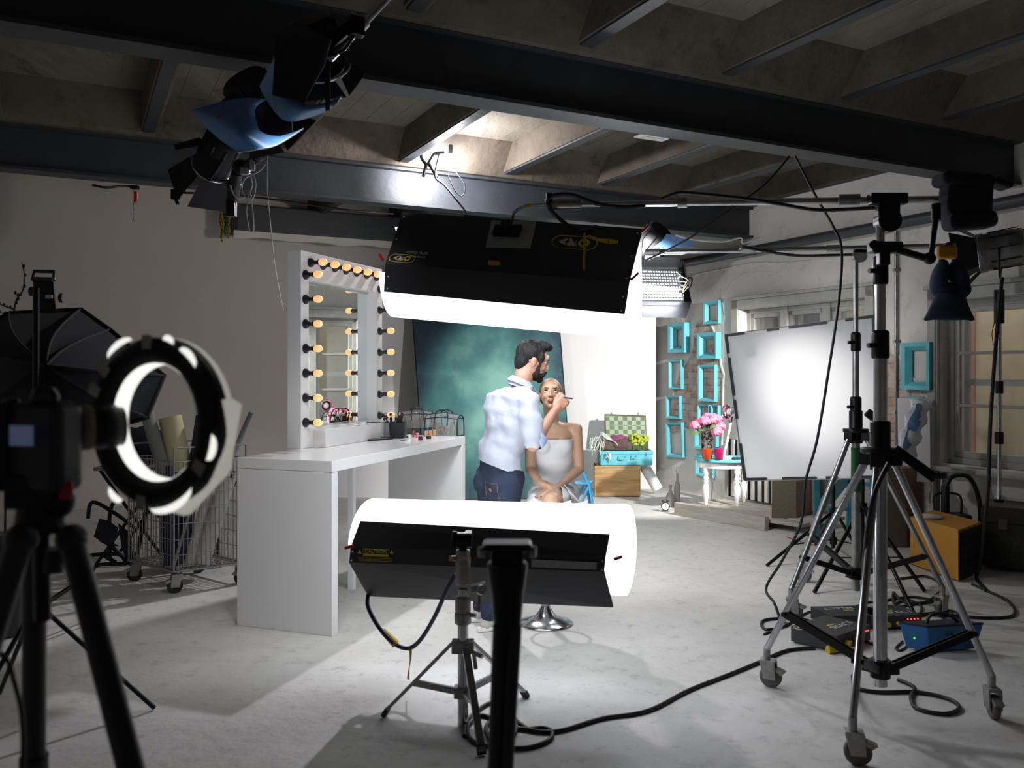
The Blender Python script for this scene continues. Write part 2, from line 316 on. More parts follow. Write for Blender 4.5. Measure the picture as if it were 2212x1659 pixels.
# window openings in the right wall (b runs away from the camera)
W1=(WB(1872),WB(1597),.78,2.36); b2=WB(2030); W2=(b2-1.75,b2,.74,2.26)
mb=MB()
segs=[(BN,W2[0],0,TOP),(W2[0],W2[1],0,W2[2]),(W2[0],W2[1],W2[3],TOP),(W2[1],W1[0],0,TOP),(W1[0],W1[1],0,W1[2]),(W1[0],W1[1],W1[3],TOP),(W1[1],BF,0,TOP)]
for s in segs: rbox(mb,0,.35,*s)
struct(mb.build('wall_right','plaster_right'))
def window(n,W,nm,cut):
    b0,b1,z0,z1=W
    r=bpy.data.objects.new(nm,None); COL.objects.link(r); r.location=RW(.1,(b0+b1)/2,z0); struct(r)
    c=MB(); t=.11     # casing standing proud of the wall
    rbox(c,-.035,.01,b0-t,b0,z0-.02,z1+t); rbox(c,-.035,.01,b1,b1+t,z0-.02,z1+t); rbox(c,-.035,.01,b0-t,b1+t,z1,z1+t); rbox(c,-.06,.01,b0-t-.03,b1+t+.03,z1+t,z1+t+.04)
    c.build('casing','win_paint',r,bevel=.008)
    s=MB(); rbox(s,-.12,.02,b0-t-.04,b1+t+.04,z0-.06,z0-.015); s.build('sill','win_paint',r,bevel=.012)
    f=MB(); rbox(f,.12,.2,b0,b0+.06,z0,z1); rbox(f,.12,.2,b1-.06,b1,z0,z1); rbox(f,.12,.2,b0,b1,z0,z0+.06); rbox(f,.12,.2,b0,b1,z1-.06,z1)
    for q in range(1,cut): bb=b0+(b1-b0)*q/cut; rbox(f,.10,.2,bb-.055,bb+.055,z0,z1)
    fr=f.build('window_frame','win_paint',r,bevel=.006)
    for q in range(cut):
        p0=b0+(b1-b0)*q/cut+.06; p1=b0+(b1-b0)*(q+1)/cut-.06
        m=MB()
        rbox(m,.13,.17,p0,p0+.05,z0+.06,z1-.06); rbox(m,.13,.17,p1-.05,p1,z0+.06,z1-.06); rbox(m,.13,.17,p0,p1,z0+.06,z0+.12); rbox(m,.13,.17,p0,p1,z1-.11,z1-.06)
        for zz in (z0+(z1-z0)*.36,z0+(z1-z0)*.68): rbox(m,.13,.17,p0,p1,zz-.014,zz+.014)
        sa=m.build('sash','win_paint',r,bevel=.004)
        g=MB(); rbox(g,.148,.152,p0+.045,p1-.045,z0+.1,z1-.1); g.build('pane','pane',sa)
        # inner second glazing layer set back
        m=MB(); rbox(m,.27,.3,p0,p0+.05,z0+.03,z1-.03); rbox(m,.27,.3,p1-.05,p1,z0+.03,z1-.03); rbox(m,.27,.3,p0,p1,(z0+z1)/2-.03,(z0+z1)/2+.03); m.build('sash','win_paint',r)
window(1,W1,'window_1',3); window(2,W2,'window_2',2)
# view outside: the neighbouring facade
e=MB(); rbox(e,2.6,2.8,BN+3,BF+2,-1,6); struct(e.build('wall_outside','ext_wall'))
e=MB()
for bb in (-4.3,-1.6,.7): rbox(e,2.56,2.6,bb-.55,bb+.55,.4,2.6)
struct(e.build('trim_1','ext_trim'))
e=MB()
for bb in (-4.3,-1.6,.7): rbox(e,2.54,2.57,bb-.42,bb+.42,.5,2.5)
struct(e.build('trim_2','ext_dark'))
# ---------------------------------------------------------------- ceiling: steel beams and concrete joists
def ibeam(b0,z0,z1,a0,a1,name,m='beam_paint',fw=.2):
    mb=MB(); rbox(mb,a0,a1,b0,b0+fw,z0,z0+.025); rbox(mb,a0,a1,b0+fw/2-.03,b0+fw/2+.03,z0+.025,z1-.025); rbox(mb,a0,a1,b0,b0+fw,z1-.025,z1)
    return struct(mb.build(name,m))
ibeam(-4.35,3.2,3.58,AL,0,'trim_3'); ibeam(-1.1,3.2,3.56,AL,0,'trim_4'); ibeam(-7.7,3.2,3.58,AL,0,'trim_5')
mb=MB(); a5=-5.49; rbox(mb,a5,0,1.75,2.25,3.30,3.62); struct(mb.build('trim_6','beam_paint',bevel=.02))
# ragged plaster edge under the rear beam
rows=[[],[]]
for i in range(60):
    a=a5-.02+(0-a5)*i/59; n_=noise.noise(V((a*3,0,0)))*.05
    rows[0].append(RW(a,1.78,3.30)); rows[1].append(RW(a,1.82+n_,3.22+n_*.7))
struct(MB().sheet(rows,.02).build('trim_7','plaster_grey'))
jn=7
for k in range(-1,9):
    a=-1.09-1.115*k
    if a<AL: break
    for (b0,b1) in ((-4.15,-1.1),(-7.5,-4.35),(-.9,BF)):
        if b0==-.9 and a<-5.3: continue
        mb=MB(); rbox(mb,a-.065,a+.065,b0,b1,3.60,TOP)
        struct(mb.build('trim_%d'%(jn+1),'joist')); jn+=1
        mb=MB(); rbox(mb,a-.05,a+.04,b0,b1,3.585,3.60); struct(mb.build('trim_%d'%(jn+1),'beam_paint')); jn+=1
# sloping haunches where slab meets beams
for (b0,s) in ((-4.15,1),(-1.1,-1),(-4.35,-1),(-.9,1)):
    mb=MB(); pts=[RW(AL,b0,3.56),RW(AL,b0+s*.06,3.56),RW(AL,b0+s*.30,TOP),RW(AL,b0,TOP)]
    mb.prism(pts,RW(0,0)-RW(AL,0)); struct(mb.build('trim_%d'%(jn+1),'joist')); jn+=1
# board marks on the slab
mb=MB()
for k in range(-1,8):
    for q in range(1,5):
        a=-1.09-1.115*k+.22*q
        if a<-.05: rbox(mb,a-.003,a+.003,-7.4,-1.1,TOP-.003,TOP)
struct(mb.build('trim_%d'%(jn+1),'concrete')); jn+=1
# pipe along the right wall and thin pipe going up
mb=MB(); mb.cone(RW(-.09,BN+.2,3.1),RW(-.09,.9,3.02),.055,n=14); struct(mb.build('trim_%d'%(jn+1),'beam_paint')); jn+=1
bp=WB(1940); mb=MB(); mb.cone(RW(-.03,bp,0),RW(-.03,bp,2.98),.016,n=8)
for z in (.5,1.2,1.9,2.6): mb.box(RW(-.02,bp,z),(.06,.05,.03))
struct(mb.build('trim_%d'%(jn+1),'steel')); jn+=1
bp=WB(2024); mb=MB(); mb.cone(RW(-.03,bp,.0),RW(-.03,bp,2.2),.02,n=8); struct(mb.build('trim_%d'%(jn+1),'win_paint')); jn+=1
# plaster ledge line and brick patches (surface of the right wall)
def wallpoly(pts,name,m,a=-.012,rim=None,seed=0):
    """irregular patch on the right wall; pts in image-plane pixels measured on the wall"""
    dense=[]; N=len(pts)
    q=[]
    for (px,py) in pts:
        b=WB(px); o=RW(0,b); q.append(V((b,CH-(py-HY)/F*o.y,0)))
    cr=catmull(q,6,closed=True)
    for i,p in enumerate(cr):
        n_=noise.noise_vector(V((p.x*9+seed,p.y*9,3)))*.035; dense.append(V((p.x+n_.x,p.y+n_.y,0)))
    mb=MB(); mb.add([RW(a,p.x,p.y) for p in dense],[tuple(range(len(dense)))])
    o=mb.build(name,m); me=o.data; uv=me.uv_layers.new(name='UVMap')
    for l in me.loops:
        p=dense[l.vertex_index]; uv.data[l.index].uv=(p.x,p.y)
    struct(o)
    if rim:
        rr=[]
        for i,p in enumerate(dense):
            c=sum(dense,V((0,0,0)))/len(dense); d=(p-c).normalized(); h=.004+.014*abs(noise.noise(V((p.x*14,p.y*14,seed))))
            rr.append((RW(-.001,p.x+d.x*.03,p.y+d.y*.03),RW(-.012-h,p.x+d.x*.008,p.y+d.y*.008),RW(-.004,p.x-d.x*.004,p.y-d.y*.004)))
        rr.append(rr[0]); struct(MB().sheet([[r[k] for r in rr] for k in range(3)],0).build(rim,'plaster_right'))
    return o
wallpoly([(1506,700),(1535,700),(1552,760),(1562,820),(1560,900),(1556,965),(1520,935),(1490,925),(1450,935),(1452,880),(1462,830),(1478,790),(1496,760)],'trim_%d'%(jn+1),'brick',rim='trim_%d'%(jn+2)); jn+=2
wallpoly([(1888,705),(1912,720),(1925,760),(1960,790),(1988,850),(1996,880),(1960,930),(1930,1020),(1900,1000),(1885,850)],'trim_%d'%(jn+1),'brick',rim='trim_%d'%(jn+2),seed=5); jn+=2
wallpoly([(2002,985),(2008,990),(2006,1010),(2012,1060),(2004,1090),(2000,1040)],'trim_%d'%(jn+1),'brick',seed=8); jn+=1
def wcrack(pts,w=.006):
    global jn
    q=[]
    for (px,py) in pts: b=WB(px); q.append(RW(-.003,b,CH-(py-HY)/F*RW(0,b).y))
    q=catmull(q,6); q=[p+V((0,0,noise.noise(p*20)*.02)) for p in q]
    struct(MB().tube(q,w*.4,5).build('trim_%d'%(jn+1),'plaster_right')); jn+=1
wcrack([(1480,600),(1600,573),(1720,565),(1860,545)],.02); wcrack([(2098,624),(2150,620),(2212,616)],.03)
wcrack([(1860,605),(1870,620),(1884,640),(1886,680)],.006); wcrack([(1556,625),(1562,660),(1568,700)],.008); wcrack([(1560,640),(1590,600),(1640,585),(1680,590)],.006)
# wall clamp / hook (white plaster anchor)
# ---------------------------------------------------------------- ceiling emergency panel
p=P(1408,297,5.9); 
t=MB(); t.box(p+V((0,0,.0)),(.24,.09,.012),rz=.47); o=t.build('ceiling_sticker','sticker',loc=p,bevel=.004); tag(o,'small white rectangular plate fixed to the underside of the big steel beam','plate')
c=MB(); c.box(p+V((0,0,-.007)),(.17,.05,.003),rz=.47); c.build('plate_centre','off_white',o)
# ---------------------------------------------------------------- make-up table and mirror
TU=V((.33,.944,0)); TN=V((.944,-.33,0)); TC=V((-1.734,5.40,0)); TH=1.06
def T(s,t,z=0): return TC+TN*s+TU*t+V((0,0,z))
def tbox(mb,s0,s1,t0,t1,z0,z1):
    return mb.hexa([T(s0,t0,z0),T(s1,t0,z0),T(s1,t1,z0),T(s0,t1,z0),T(s0,t0,z1),T(s1,t0,z1),T(s1,t1,z1),T(s0,t1,z1)])
vt=thing('makeup_table',T(.34,1.05),'long glossy white make-up table with slab side panels','table')
tbox(MB(),0,.685,0,2.11,TH-.068,TH).build('tabletop','white_gloss',vt,bevel=.003)
tbox(MB(),0,.685,0,.068,0,TH-.07).build('side_panel','white_gloss',vt,bevel=.003)
tbox(MB(),0,.685,2.042,2.11,0,TH-.07).build('side_panel','white_gloss',vt,bevel=.003)
tbox(MB(),.20,.245,1.02,1.065,0,TH-.07).build('support_leg','white',vt,bevel=.003)
# mirror: local frame origin near front vertical edge
MO=V((-1.474,5.98,0)); MW=1.2; MZ0=TH+.001; MZ1=2.45; D=.11
def M_(d,t,z): return MO+TN*d+TU*t+V((0,0,z))
def mbox(mb,d0,d1,t0,t1,z0,z1):
    return mb.hexa([M_(d0,t0,z0),M_(d1,t0,z0),M_(d1,t1,z0),M_(d0,t1,z0),M_(d0,t0,z1),M_(d1,t0,z1),M_(d1,t1,z1),M_(d0,t1,z1)])
vm=thing('vanity_mirror',M_(-.05,.6,MZ0),'tall white framed mirror on the make-up table ringed with glowing round bulbs','mirror')
fr=MB(); mbox(fr,-D,0,0,.1,MZ0,MZ1); mbox(fr,-D,0,MW-.1,MW,MZ0,MZ1); mbox(fr,-D,0,.1,MW-.1,MZ1-.2,MZ1); mbox(fr,-D,0,.1,MW-.1,MZ0,MZ0+.14)
mbox(fr,-D-.005,-D+.015,.05,MW-.05,MZ0,MZ1-.05)
fr.build('mirror_frame','white_gloss',vm,bevel=.002)
mbox(MB(),-D+.016,-D+.022,.1,MW-.1,MZ0+.14,MZ1-.2).build('mirror_glass','mirror',vm)
g=MB(); mbox(g,-D+.02,-D+.035,.1,MW-.1,MZ1-.215,MZ1-.2); g.build('edge_strip','chrome',vm)
ld=MB(); mbox(ld,0,.10,.16,MW+.04,MZ0,MZ0+.125); ld.build('ledge_box','white_gloss',vm,bevel=.003)
def vbulb(t,z):
    s=MB(); c=M_(0,t,z)
    s.lathe(c,[(.033,0),(.034,.012),(.016,.034),(.014,.05),(.020,.075),(.019,.078)],14,Matrix((TU,V((0,0,1)),TN)).transposed())
    so=s.build('bulb_socket','black',vm)
    b=MB(); b.lathe(c,[(.012,.07),(.02,.082),(.0265,.10),(.0255,.118),(.017,.133),(.003,.139)],14,Matrix((TU,V((0,0,1)),TN)).transposed()); b.build('light_bulb','bulb_warm',so)
for i in range(7):
    z=2.282-i*(2.282-1.243)/6
    vbulb(.05,z); vbulb(MW-.05,z)
for i in range(7): vbulb(.115+i*.162,MZ1-.075)
# ---- make-up things on the table; s,t measured on the tabletop
def onT(px,py,z=TH): return G(px,py,z)
def mk(name,label,cat,px,py,group=None): p=onT(px,py); return thing(name,p,label,cat,group),p
t,p=mk('makeup_palette','open flat black make-up palette with raised clear lid on the white table','palette',812,950)
MB().box(p+V((0,0,.007)),(.24,.15,.012),rz=-.33+PI/2-.35).build('pan_tray','black',t,bevel=.002)
q=MB()
for i in range(5):
    for j in range(2): q.cone(p+V((-.075+.037*i,-.03+.045*j,.0135)),p+V((-.075+.037*i,-.03+.045*j,.0155)),.014)
q.build('powder_pans','skin_tone_makeup',t)
l=MB(); a=p+V((-.13,.05,.014)); b=p+V((.10,.10,.014)); l.bar(a,b,.006); l.bar(a+V((-.01,.01,.125)),b+V((-.01,.01,.115)),.006); l.bar(a,a+V((-.01,.01,.125)),.006); l.bar(b,b+V((-.01,.01,.115)),.006); l.build('lid_frame','black',t)
MB().hexa([a,b,b+V((0,.003,0)),a+V((0,.003,0)),a+V((-.01,.01,.125)),b+V((-.01,.01,.115)),b+V((-.01,.013,.115)),a+V((-.01,.013,.125))]).build('lid_pane','clear_film',t)
# brush box
t,p=mk('brush_box','square black box packed with make-up brushes on the white table','box',853,946)
x=MB(); 
for sx,sy,dx,dy in ((-.085,0,.006,.12),(.085,0,.006,.12),(0,-.06,.176,.006),(0,.06,.176,.006),(0,0,.006,.12)): x.box(p+V((sx,sy,.065)),(dx,dy,.13))
x.box(p+V((0,0,.004)),(.17,.12,.006)); x.build('box_body','black',t,bevel=.002)
for i in range(22):
    bx=p+V((random.uniform(-.07,.07),random.uniform(-.045,.045),.01)); d=V((random.uniform(-.25,.25),random.uniform(-.2,.2),1)).normalized(); L=random.uniform(.13,.19)
    bx=bx+V((-d.x*.05,-d.y*.05,0))
    s=MB(); s.cone(bx,bx+d*L,.0035,.004,6); hb=s.build('makeup_brush','black',loc=bx); tag(hb,'thin make-up brush standing in the square black brush box','brush','make-up brushes in the black box')
    k=MB(); r_=random.uniform(.006,.014); k.lathe(bx+d*L,[(.004,0),(r_,.012),(r_*.9,.022),(.002,.03)],8,frame_from(d)); k.build('bristles','brush_hair' if i%3 else 'off_white',hb)
# transparent toiletry bags
def clearbag(px,py,L,W,H,rz,label):
    t,p=mk('clear_toiletry_bag',label,'bag',px,py); R=Matrix.Rotation(rz,3,'Z'); sec=[]
    for i in range(15):
        a=PI*i/14; sec.append((-W/2*math.cos(a)*(1 if .15<i/14<.85 else .96), H*(.25+.75*math.sin(a)**.6) if 0<i<14 else 0))
    rows=[]
    for j in range(7):
        x_=-L/2+L*j/6; k=1-.10*abs(j-3)/3
        rows.append([p+R@V((x_,y*k,z*k+.002)) for y,z in sec])
    MB().sheet(rows).build('film_body','clear_film',t)
    e=MB()
    for j in (0,6): e.tube(rows[j],.0055,6); e.tube([rows[j][0],rows[j][-1]],.004,6)
    for i in (3,7,11): e.tube([rows[j][i] for j in range(7)],.0045,6)
    e.build('piping','black',t)
    for s in (-1,1):
        hnd=catmull([p+R@V((-L*.2,s*W*.46,H*.45)),p+R@V((-L*.17,s*W*.3,H*1.02)),p+R@V((0,s*W*.22,H*1.13)),p+R@V((L*.17,s*W*.3,H*1.02)),p+R@V((L*.2,s*W*.46,H*.45))],6)
        MB().tube(hnd,.006,6).build('handle','black',t)
    c=MB()
    for i in range(9):
        b=p+R@V((random.uniform(-L*.35,L*.35),random.uniform(-W*.25,W*.25),.004)); c.cone(b,b+V((random.uniform(-.03,.03),.01,random.uniform(.05,.11))),random.uniform(.01,.02),n=8)
    c.build('contents','grille',t)
clearbag(900,924,.30,.17,.17,.25,'clear plastic toiletry bag with black piping, nearest the glowing mirror')
clearbag(960,940,.30,.17,.19,-.35,'clear plastic toiletry bag with black piping at the far corner of the white table')
for i,(px,py,m,h,r,lb) in enumerate(((884,948,'white',.05,.011,'small white capped tube beside the brush box'),(893,944,'lip',.075,.009,'dark red lip gloss tube beside the brush box'),(901,946,'pink',.06,.012,'bright pink nail polish bottle on the white table'),
      (879,951,'sticker',.03,.014,'short clear glass jar in front of the brush box'),(908,951,'black',.03,.018,'low black pot lid beside the pink bottle'),(870,953,'fringe',.008,.026,'flat pale powder compact lying on the table'),(926,948,'lens',.022,.022,'dark glass cream jar before the foundation bottles'))):
    p=onT(px,py); t=thing('cosmetic_jar' if r>.013 else 'cosmetic_tube',p,lb,'cosmetics'); MB().lathe(p,[(r*.9,0),(r,.003),(r,h*.7),(r*.8,h*.72)],12).build('body',m,t); MB().cone(p+V((0,0,h*.72)),p+V((0,0,h)),r*.85,n=12).build('cap','black',t)
for i in range(4):
    p=onT(920+9*i,943-1.2*i); t=thing('foundation_bottle',p,'square glass foundation bottle with a black cap in a row before the clear bag','bottle','foundation bottles in a row'); MB().box(p+V((0,0,.025)),(.026,.026,.05),rz=.3).build('bottle_body','skin_tone_makeup',t,bevel=.003); MB().cone(p+V((0,0,.05)),p+V((0,0,.075)),.012).build('cap','black',t)
# ---------------------------------------------------------------- backdrops
cv=MB(); a=P(925,1080,10.68); a.z=.015; bl=V(((920-CX)/F*10.65,10.65,.02)); br=V(((1236-CX)/F*10.75,10.75,.02)); H=2.95; lean=V((-.075*H,.12,H))
ct=thing('painted_backdrop',(bl+br)/2,'mottled teal painted canvas backdrop leaning sideways','backdrop')
ob=MB().hexa([bl,br,br+V((0,.03,0)),bl+V((0,.03,0)),bl+lean,br+lean,br+lean+V((0,.03,0)),bl+lean+V((0,.03,0))]).build('canvas','canvas',ct)
e=MB(); e.bar(bl+V((0,.04,0)),bl+lean+V((0,.04,0)),.03); e.bar(br+V((0,.04,0)),br+lean+V((0,.04,0)),.03); e.bar(bl+lean+V((0,.04,0)),br+lean+V((0,.04,0)),.03); e.build('stretcher_frame','black_cloth',ct)
fl=MB(); A=V(((1150-CX)/F*11.75,11.75,0)); B=V(((1417-CX)/F*11.7,11.7,0)); fl.hexa([A,B,B+V((0,.04,0)),A+V((0,.04,0)),A+V((0,0,2.9)),B+V((0,0,2.9)),B+V((0,.04,2.9)),A+V((0,.04,2.9))]); o=fl.build('white_flat','white_panel',loc=(A+B)/2); tag(o,'tall bright white flat behind the stacked suitcases','backdrop')
fl=MB(); A=V(((700-CX)/F*10.9,10.9,0)); B=V(((846-CX)/F*10.9,10.9,0)); L2=V((.17,.1,2.6)); fl.hexa([A,B,B+V((0,.04,0)),A+V((0,.04,0)),A+L2,B+L2,B+L2+V((0,.04,0)),A+L2+V((0,.04,0))]); o=fl.build('white_flat','white_panel',loc=(A+B)/2); tag(o,'slanted white sheet added for the lit patch of wall between the mirror and the teal canvas','backdrop')  # second sheet is added, its shape stands for the lit part of the back wall
# ---------------------------------------------------------------- crate, suitcases
def bxat(px0,px1,pyb,h,dep,Yf=None,rz=0):
    Y=Yf or CH*F/(pyb-HY); x0=(px0-CX)/F*Y; x1=(px1-CX)/F*Y; return V(((x0+x1)/2,Y+dep/2,0)),x1-x0
c0,wd=bxat(1287,1384,1073,.4,.35); t=thing('wooden_crate',c0,'scuffed yellow-brown wooden chest under the turquoise suitcase','crate')
MB().box(c0+V((0,0,.20)),(wd,.38,.385),rz=-.06).build('crate_body','wood_crate',t,bevel=.012,seg=3)
m=MB()
for sx in (-1,1): m.box(c0+V((sx*(wd/2-.004),-.0,.2)),(.02,.39,.39),rz=-.06)
m.box(c0+V((0,0,.385)),(wd+.01,.39,.02),rz=-.06); m.build('edge_moulding','wood_crate',t,bevel=.004)
def P2(px,py,Y): return P(px,py,Y)
Yc=c0.y-.19; sx=Yc/F
z0=.4; c=V(((1353-CX)/F*Yc,c0.y,z0)); w_=(1410-1297)*sx; t=thing('turquoise_suitcase',c,'closed turquoise suitcase on the wooden chest','suitcase')
MB().box(c+V((0,0,.095)),(w_,.40,.19)).build('case_body','turq',t,bevel=.015); MB().box(c+V((0,-.005,.165)),(w_+.015,.42,.05)).build('case_lid','turq',t,bevel=.012)
for dx in (-.26,.26): MB().box(c+V((dx*w_/.7,-.21,.15)),(.016,.012,.05)).build('latch','steel',t,bevel=.002)
MB().tube(catmull([c+V((-.1,-.205,.13)),c+V((-.09,-.235,.09)),c+V((-.03,-.235,.09)),c+V((0,-.205,.13))],5),.007,6).build('handle','turq',t)
MB().tube(catmull([c+V((.06,-.205,.13)),c+V((.07,-.235,.10)),c+V((.11,-.235,.10)),c+V((.13,-.205,.13))],5),.007,6).build('handle','turq',t)
z1=z0+.195; c=V(((1345-CX)/F*Yc,c0.y,z1)); w_=(1398-1290)*sx; t=thing('open_suitcase',c,'open brown leather suitcase with a green gingham lining in its raised lid','suitcase')
b=MB(); b.box(c+V((0,0,.01)),(w_,.36,.015)); 
for s in (-1,1): b.box(c+V((s*w_/2,0,.06)),(.015,.36,.11)); b.box(c+V((0,s*.18,.06)),(w_,.015,.11))
b.build('case_body','leather_brown',t,bevel=.004)
li=MB(); lc=c+V((.05,.20,.11)); li.hexa([lc+V((-w_*.36,0,0)),lc+V((w_*.5,0,-.0)),lc+V((w_*.5,.05,0)),lc+V((-w_*.36,.05,0)),lc+V((-w_*.36,.07,.33)),lc+V((w_*.5,.07,.31)),lc+V((w_*.5,.12,.31)),lc+V((-w_*.36,.12,.33))]); lid=li.build('case_lid','grille',t,bevel=.006)
li=MB(); y=-.004; li.add([lc+V((-w_*.34,y,.01)),lc+V((w_*.48,y,.01)),lc+V((w_*.48,.064,.29)),lc+V((-w_*.34,.064,.31))],[(0,1,2,3)]); li.build('gingham_lining','gingham',lid)
for dx in (-.14,.22): MB().box(lc+V((dx,.09,.335)),(.02,.01,.03)).build('clasp','steel',lid)
# cloths
r=[]; cc=c+V((-w_*.40,-.12,.13))
for i in range(8):
    r.append([cc+V((-.12+.034*j,-.1+.03*i,.07*math.sin(j*.5)+.03*math.sin(i*.9+j)-(.05*max(0,3-j)))) for j in range(10)])
t=thing('fringed_shawl',cc,'white shawl with long fringe hanging over the open suitcase','shawl'); MB().sheet(r,.008).build('shawl_cloth','fringe',t)
f=MB()
for i in range(26):
    a=cc+V((-.15+random.uniform(-.02,.16),-.11+random.uniform(-.04,.0),.02+random.uniform(-.06,.05))); f.tube(catmull([a,a+V((random.uniform(-.03,.02),-.03,-.03)),a+V((random.uniform(-.05,.03),-.04,-random.uniform(.08,.16)))],4),.005,5)
f.build('fringe','fringe',t)
f=MB()
for i in range(7):
    a=c+V((-w_*.36+random.uniform(-.03,.08),-.235,-.03)); f.tube(catmull([a,a+V((.01,-.015,-.04)),a+V((random.uniform(-.03,.03),-.01,-random.uniform(.06,.13)))],4),.006,5)
f.build('fringe','fringe',t)
def lump(name,c,r,m,label,cat,seed=0,amp=.25,n=12):
    mb=MB(); mb.ball(c,r,n)
    for v in mb.v:
        d=v-V(c); k=1+amp*noise.noise(d*14+V((seed,0,0))); v.x=c[0]+d.x*k; v.y=c[1]+d.y*k; v.z=c[2]+d.z*k
    o=mb.build(name,m,loc=c); return tag(o,label,cat)
lump('folded_scarf',c+V((-.03,-.08,.14)),V((.14,.09,.05)),'mauve','bunched magenta scarf in the open suitcase','scarf',3)
lump('knitted_throw',c+V((0,-.14,.08)),V((.13,.07,.07)),'brown_knit','dark brown knitted bundle at the front of the open suitcase','cloth',5,.4)
for i,(dx,dz,rr) in enumerate(((.17,.13,.085),(.25,.07,.07),(.29,.14,.06))):
    h=c+V((dx,-.14,dz)); t=thing('hydrangea_bloom',h,'lime green hydrangea bloom lying in the open suitcase','flower','green hydrangeas in the suitcase')
    f=MB()
    for j in range(46):
        d=V((random.gauss(0,1),random.gauss(0,1),random.gauss(0,1))).normalized(); f.ball(h+d*rr*.8,rr*.27,4)
    f.build('petals','lime',t)
    l=MB(); l.sheet([[h+V((-.04+.02*j,-.06,-.05-.03*i2-.01*abs(j-2))) for j in range(5)] for i2 in range(3)],.003); l.build('leaf','leaf',t)
# rolled white paper on the floor behind the case
a=P(1400,1040,11.2); a.z=.05; t=MB().cone(V((a.x-.1,11.2,.45)),V((a.x+.12,11.15,.07)),.07,n=14).build('paper_roll','white',loc=a); tag(t,'rolled white paper leaning behind the wooden chest','roll')
# ---------------------------------------------------------------- blue folding chair behind the woman
cx=P(1245,1045,5.9)
t=thing('folding_chair',V((.66,7.6,0)),'light blue folding chair behind the seated woman','chair')
Y=7.6; q=lambda px,py,dy=0: P(px,py,Y+dy)
MB().hexa([q(1222,1046),q(1278,1047),q(1282,1041,.36),q(1226,1040,.36),q(1222,1043),q(1278,1044),q(1282,1038,.36),q(1226,1037,.36)]).build('seat','blue_paint',t,bevel=.004)
def fl_(px,dy=0):
    p=P(px,900,Y+dy); return V((p.x,p.y,.0))
a=V(((1278-CX)/F*Y,Y-.1,0))
for dy in (0,.36):
    l=MB(); l.cone(V((.82-.14,7.6+dy,.62)),V((.78,7.5+dy,0.0)),.012,n=8); l.build('leg','blue_paint',t)
    l=MB(); l.cone(V((.70,7.6+dy,.62)),V((.42,7.65+dy,0.0)),.012,n=8); l.build('leg','blue_paint',t)
    l=MB(); l.cone(V((.72,7.6+dy,.50)),V((.48,7.64+dy,1.08)),.012,n=8); l.build('back_post','blue_paint',t)
l=MB(); l.box(V((.51,7.8,.98)),(.02,.36,.12),rz=0); l.box(V((.5,7.6,.93)),(.1,.03,.1)); l.build('backrest','blue_paint',t,bevel=.006)
# ---------------------------------------------------------------- turquoise frames on the wall
def pframe(px0,py0,px1,py1,w,label,dz=0,tilt=0,a=-.02,dep=.05):
    b0=WB(px0,a); b1=WB(px1,a); bm=(b0+b1)/2; Ym=RW(a,bm).y; zt=CH-(py0-HY)/F*Ym; zb=CH-(py1-HY)/F*Ym; W=abs(b0-b1); Hh=zt-zb; o=RW(a,bm,(zt+zb)/2)
    o+=V((0,0,0)); ux=V((-E2.x,-E2.y,0)); uz=V((0,0,1)); nn=V((-E1.x,-E1.y,0))   # ux points to the right in view
    rot=Matrix.Rotation(tilt,3,nn); ux=rot@ux; uz=rot@uz; mb=MB()
    def pt(x,z,d): return o+ux*x+uz*z+nn*d
    O=[(-W/2,-Hh/2),(W/2,-Hh/2),(W/2,Hh/2),(-W/2,Hh/2)]; I=[(x-math.copysign(w,x),z-math.copysign(w,z)) for x,z in O]
    vs=[pt(x,z,0) for x,z in O]+[pt(x,z,dep) for x,z in O]+[pt(x*.5+i*.5,z*.5+k*.5,dep*.9) for (x,z),(i,k) in zip(O,I)]+[pt(i,k,.012) for i,k in I]+[pt(i,k,0) for i,k in I]
    fs=[]
    for L in range(4):
        for i in range(4): fs.append((L*4+i,L*4+(i+1)%4,(L+1)*4+(i+1)%4,(L+1)*4+i))
    mb.add(vs,fs); ob=mb.build('picture_frame','turq',loc=o); tag(ob,label,'frame','empty turquoise frames on the wall'); return ob
pframe(1526,650,1558,700,.05,'empty turquoise frame hung highest of all, above the exposed bricks')
pframe(1454,698,1489,762,.085,'deep-moulded turquoise frame at the top of the left column of frames',dep=.09)
pframe(1517,719,1558,776,.085,'deep-moulded turquoise frame hung just below the highest frame, over the brick',dep=.09)
pframe(1450,778,1477,840,.03,'narrow turquoise frame second from the top in the left column of frames',tilt=.01)
pframe(1514,788,1550,867,.045,'tall turquoise frame on bare brick in the right column of frames')
pframe(1444,855,1474,904,.035,'small turquoise frame third from the top in the left column of frames',tilt=.02)
pframe(1513,874,1537,906,.025,'tiny nearly square turquoise frame below the tall brick frame')
pframe(1542,875,1557,910,.025,'tiny upright turquoise frame right beside the smallest square frame')
pframe(1444,912,1479,987,.045,'tall crooked turquoise frame at the bottom of the left column of frames',tilt=.05)
pframe(1505,915,1553,971,.045,'turquoise frame half hidden behind the pink flowers')
pframe(1508,982,1544,1029,.03,'thin turquoise frame low on the wall behind the small table',tilt=-.04)
pframe(1957,740,2018,842,.075,'large lone turquoise frame beside the right-hand window',dep=.07)
pframe(1965,857,1998,930,.03,'turquoise frame under the large lone one, mostly hidden by plastic wrap')
